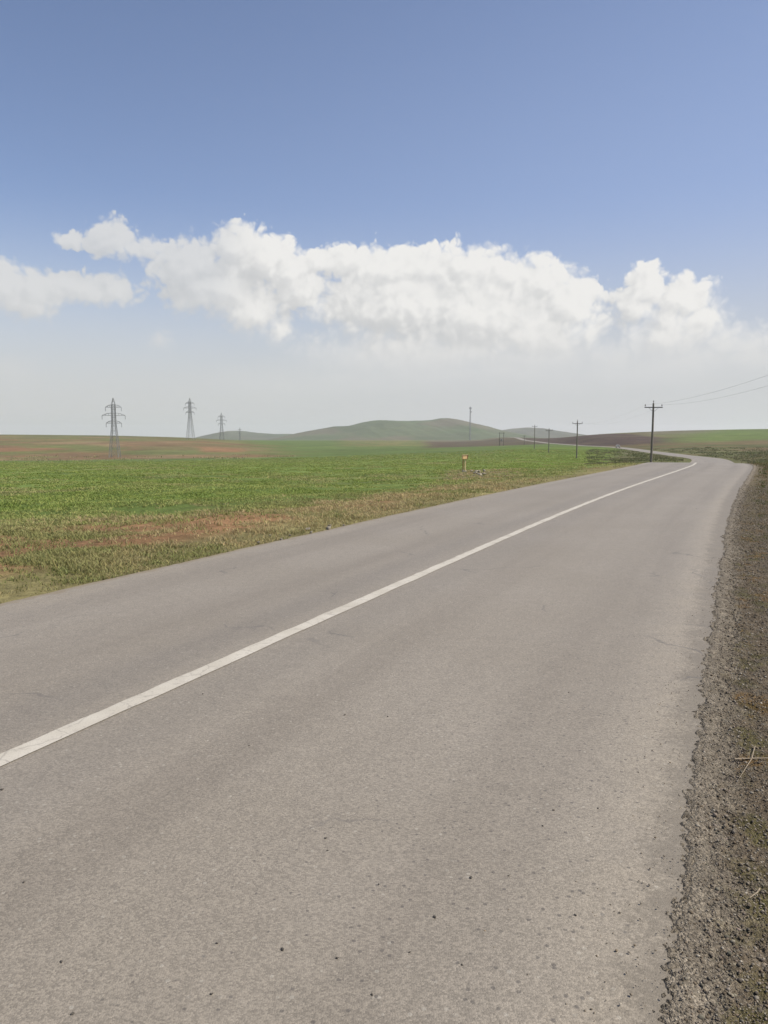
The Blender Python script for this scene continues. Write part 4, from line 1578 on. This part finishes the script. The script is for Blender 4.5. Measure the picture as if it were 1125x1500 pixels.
def height(vec):
    o = t.n('ShaderNodeGroup'); o.node_tree = grp
    t.L.new(vec, o.inputs[0])
    return o.outputs


H0, S0, D0 = height(pos)
S1 = height(t.vmath('ADD', pos, (.42, .55, 0)))[1]
S2 = height(t.vmath('ADD', pos, (1.3, 1.8, 0)))[1]
soft = t.noise(pos, .35, 3, .5)
wid = t.math('ADD', t.smooth(soft, .35, .65, .35, .9), t.smooth(eld, 10.5, 5.5, 0, 1.5))
low = t.smooth(eld, 8.2, 5.0, 0, .85)                     # the bases lose their lumps in the haze
H0 = t.math('ADD', t.math('MULTIPLY', H0, t.math('SUBTRACT', 1.0, low)), t.math('MULTIPLY', t.math('ADD', D0, .75), low))
H0 = t.math('SUBTRACT', H0, t.smooth(azd, -9, -13, 0, .06))
cov = t.smooth(H0, .02, wid)
lit = t.math('SUBTRACT', S0, S1)
lit2 = t.math('SUBTRACT', S0, S2)
shade = t.math('ADD', t.smooth(lit, -.6, .5, .05, .48), t.smooth(lit2, -1.3, 1.3, .03, .5))
shade = t.math('ADD', t.math('MULTIPLY', shade, t.math('SUBTRACT', 1.0, low)), t.math('MULTIPLY', low, .42))
# clouds: sunlit white to pale grey, in units of final radiance
CW = tuple(K * q for q in (.90, .885, .855))
CG = tuple(K * q for q in (.585, .59, .595))
ccol = t.mix(shade, CG, CW)
# left bank is thinner and a little duller
leftw = t.smooth(azd, -8, -14)
ccol = t.mix(t.math('MULTIPLY', leftw, .45), ccol, tuple(K * q for q in (.60, .60, .59)))
# bases dissolve into the haze above the horizon
fade = t.smooth(eld, 2.0, 7.0)
cov = t.math('MULTIPLY', cov, t.math('MULTIPLY', fade, .96))
cov = t.math('MULTIPLY', cov, t.smooth(leftw, 0, 1, 1, .86))
# clear sky: Nishita scaled, whitened towards the horizon
skc = t.vmath('MULTIPLY', sky.outputs[0], (STR * 1.12, STR * 1.015, STR * 1.02))
hz1 = t.smooth(eld, 17.5, 2.0)
hz1 = t.math('POWER', hz1, 1.15)
rgt = t.smooth(azd, -34, 34, .05, .62)                      # more dust glow on the sun's side
hz2 = t.math('MULTIPLY', t.smooth(eld, 42, 8), rgt)
skc0 = skc
skc = t.mix(hz2, skc, tuple(K * q for q in (.365, .465, .72)))
skc = t.mix(t.math('MULTIPLY', hz1, .93), skc, tuple(K * q for q in (.608, .614, .605)))
whole = t.mix(cov, skc, ccol)
# the cloud nodes only run in the part of the sky that holds the cloud bank
bg2 = t.n('ShaderNodeBackground')
t.L.new(skc, bg.inputs['Color'])
t.L.new(whole, bg2.inputs['Color'])
inside = t.math('MULTIPLY', t.math('MULTIPLY', t.math('GREATER_THAN', eld, 2.0), t.math('LESS_THAN', eld, 19.0)),
                t.math('LESS_THAN', t.math('ABSOLUTE', azd), 40.0))
ms_ = t.n('ShaderNodeMixShader')
t.L.new(inside, ms_.inputs[0]); t.L.new(bg.outputs[0], ms_.inputs[1]); t.L.new(bg2.outputs[0], ms_.inputs[2])
t.L.new(ms_.outputs[0], out.inputs[0])

ld = bpy.data.lights.new("sun", 'SUN')
ld.energy = 3.6
ld.angle = math.radians(.6)
ld.color = (1.0, .94, .84)
sun = bpy.data.objects.new("sun", ld)
COL.objects.link(sun)
sd = Vector((math.sin(SUN_AZ) * math.cos(SUN_EL), math.cos(SUN_AZ) * math.cos(SUN_EL), math.sin(SUN_EL)))
sun.rotation_euler = sd.to_track_quat('Z', 'Y').to_euler()
sun.location = sd * 300

# ------------------------------------------------------------------ view
scene.view_settings.view_transform = 'Standard'
scene.view_settings.look = 'None'
scene.view_settings.exposure = 0.7
scene.view_settings.gamma = 1.0
scene.cycles.use_denoising = True
scene.cycles.volume_bounces = 1
scene.cycles.max_bounces = 6
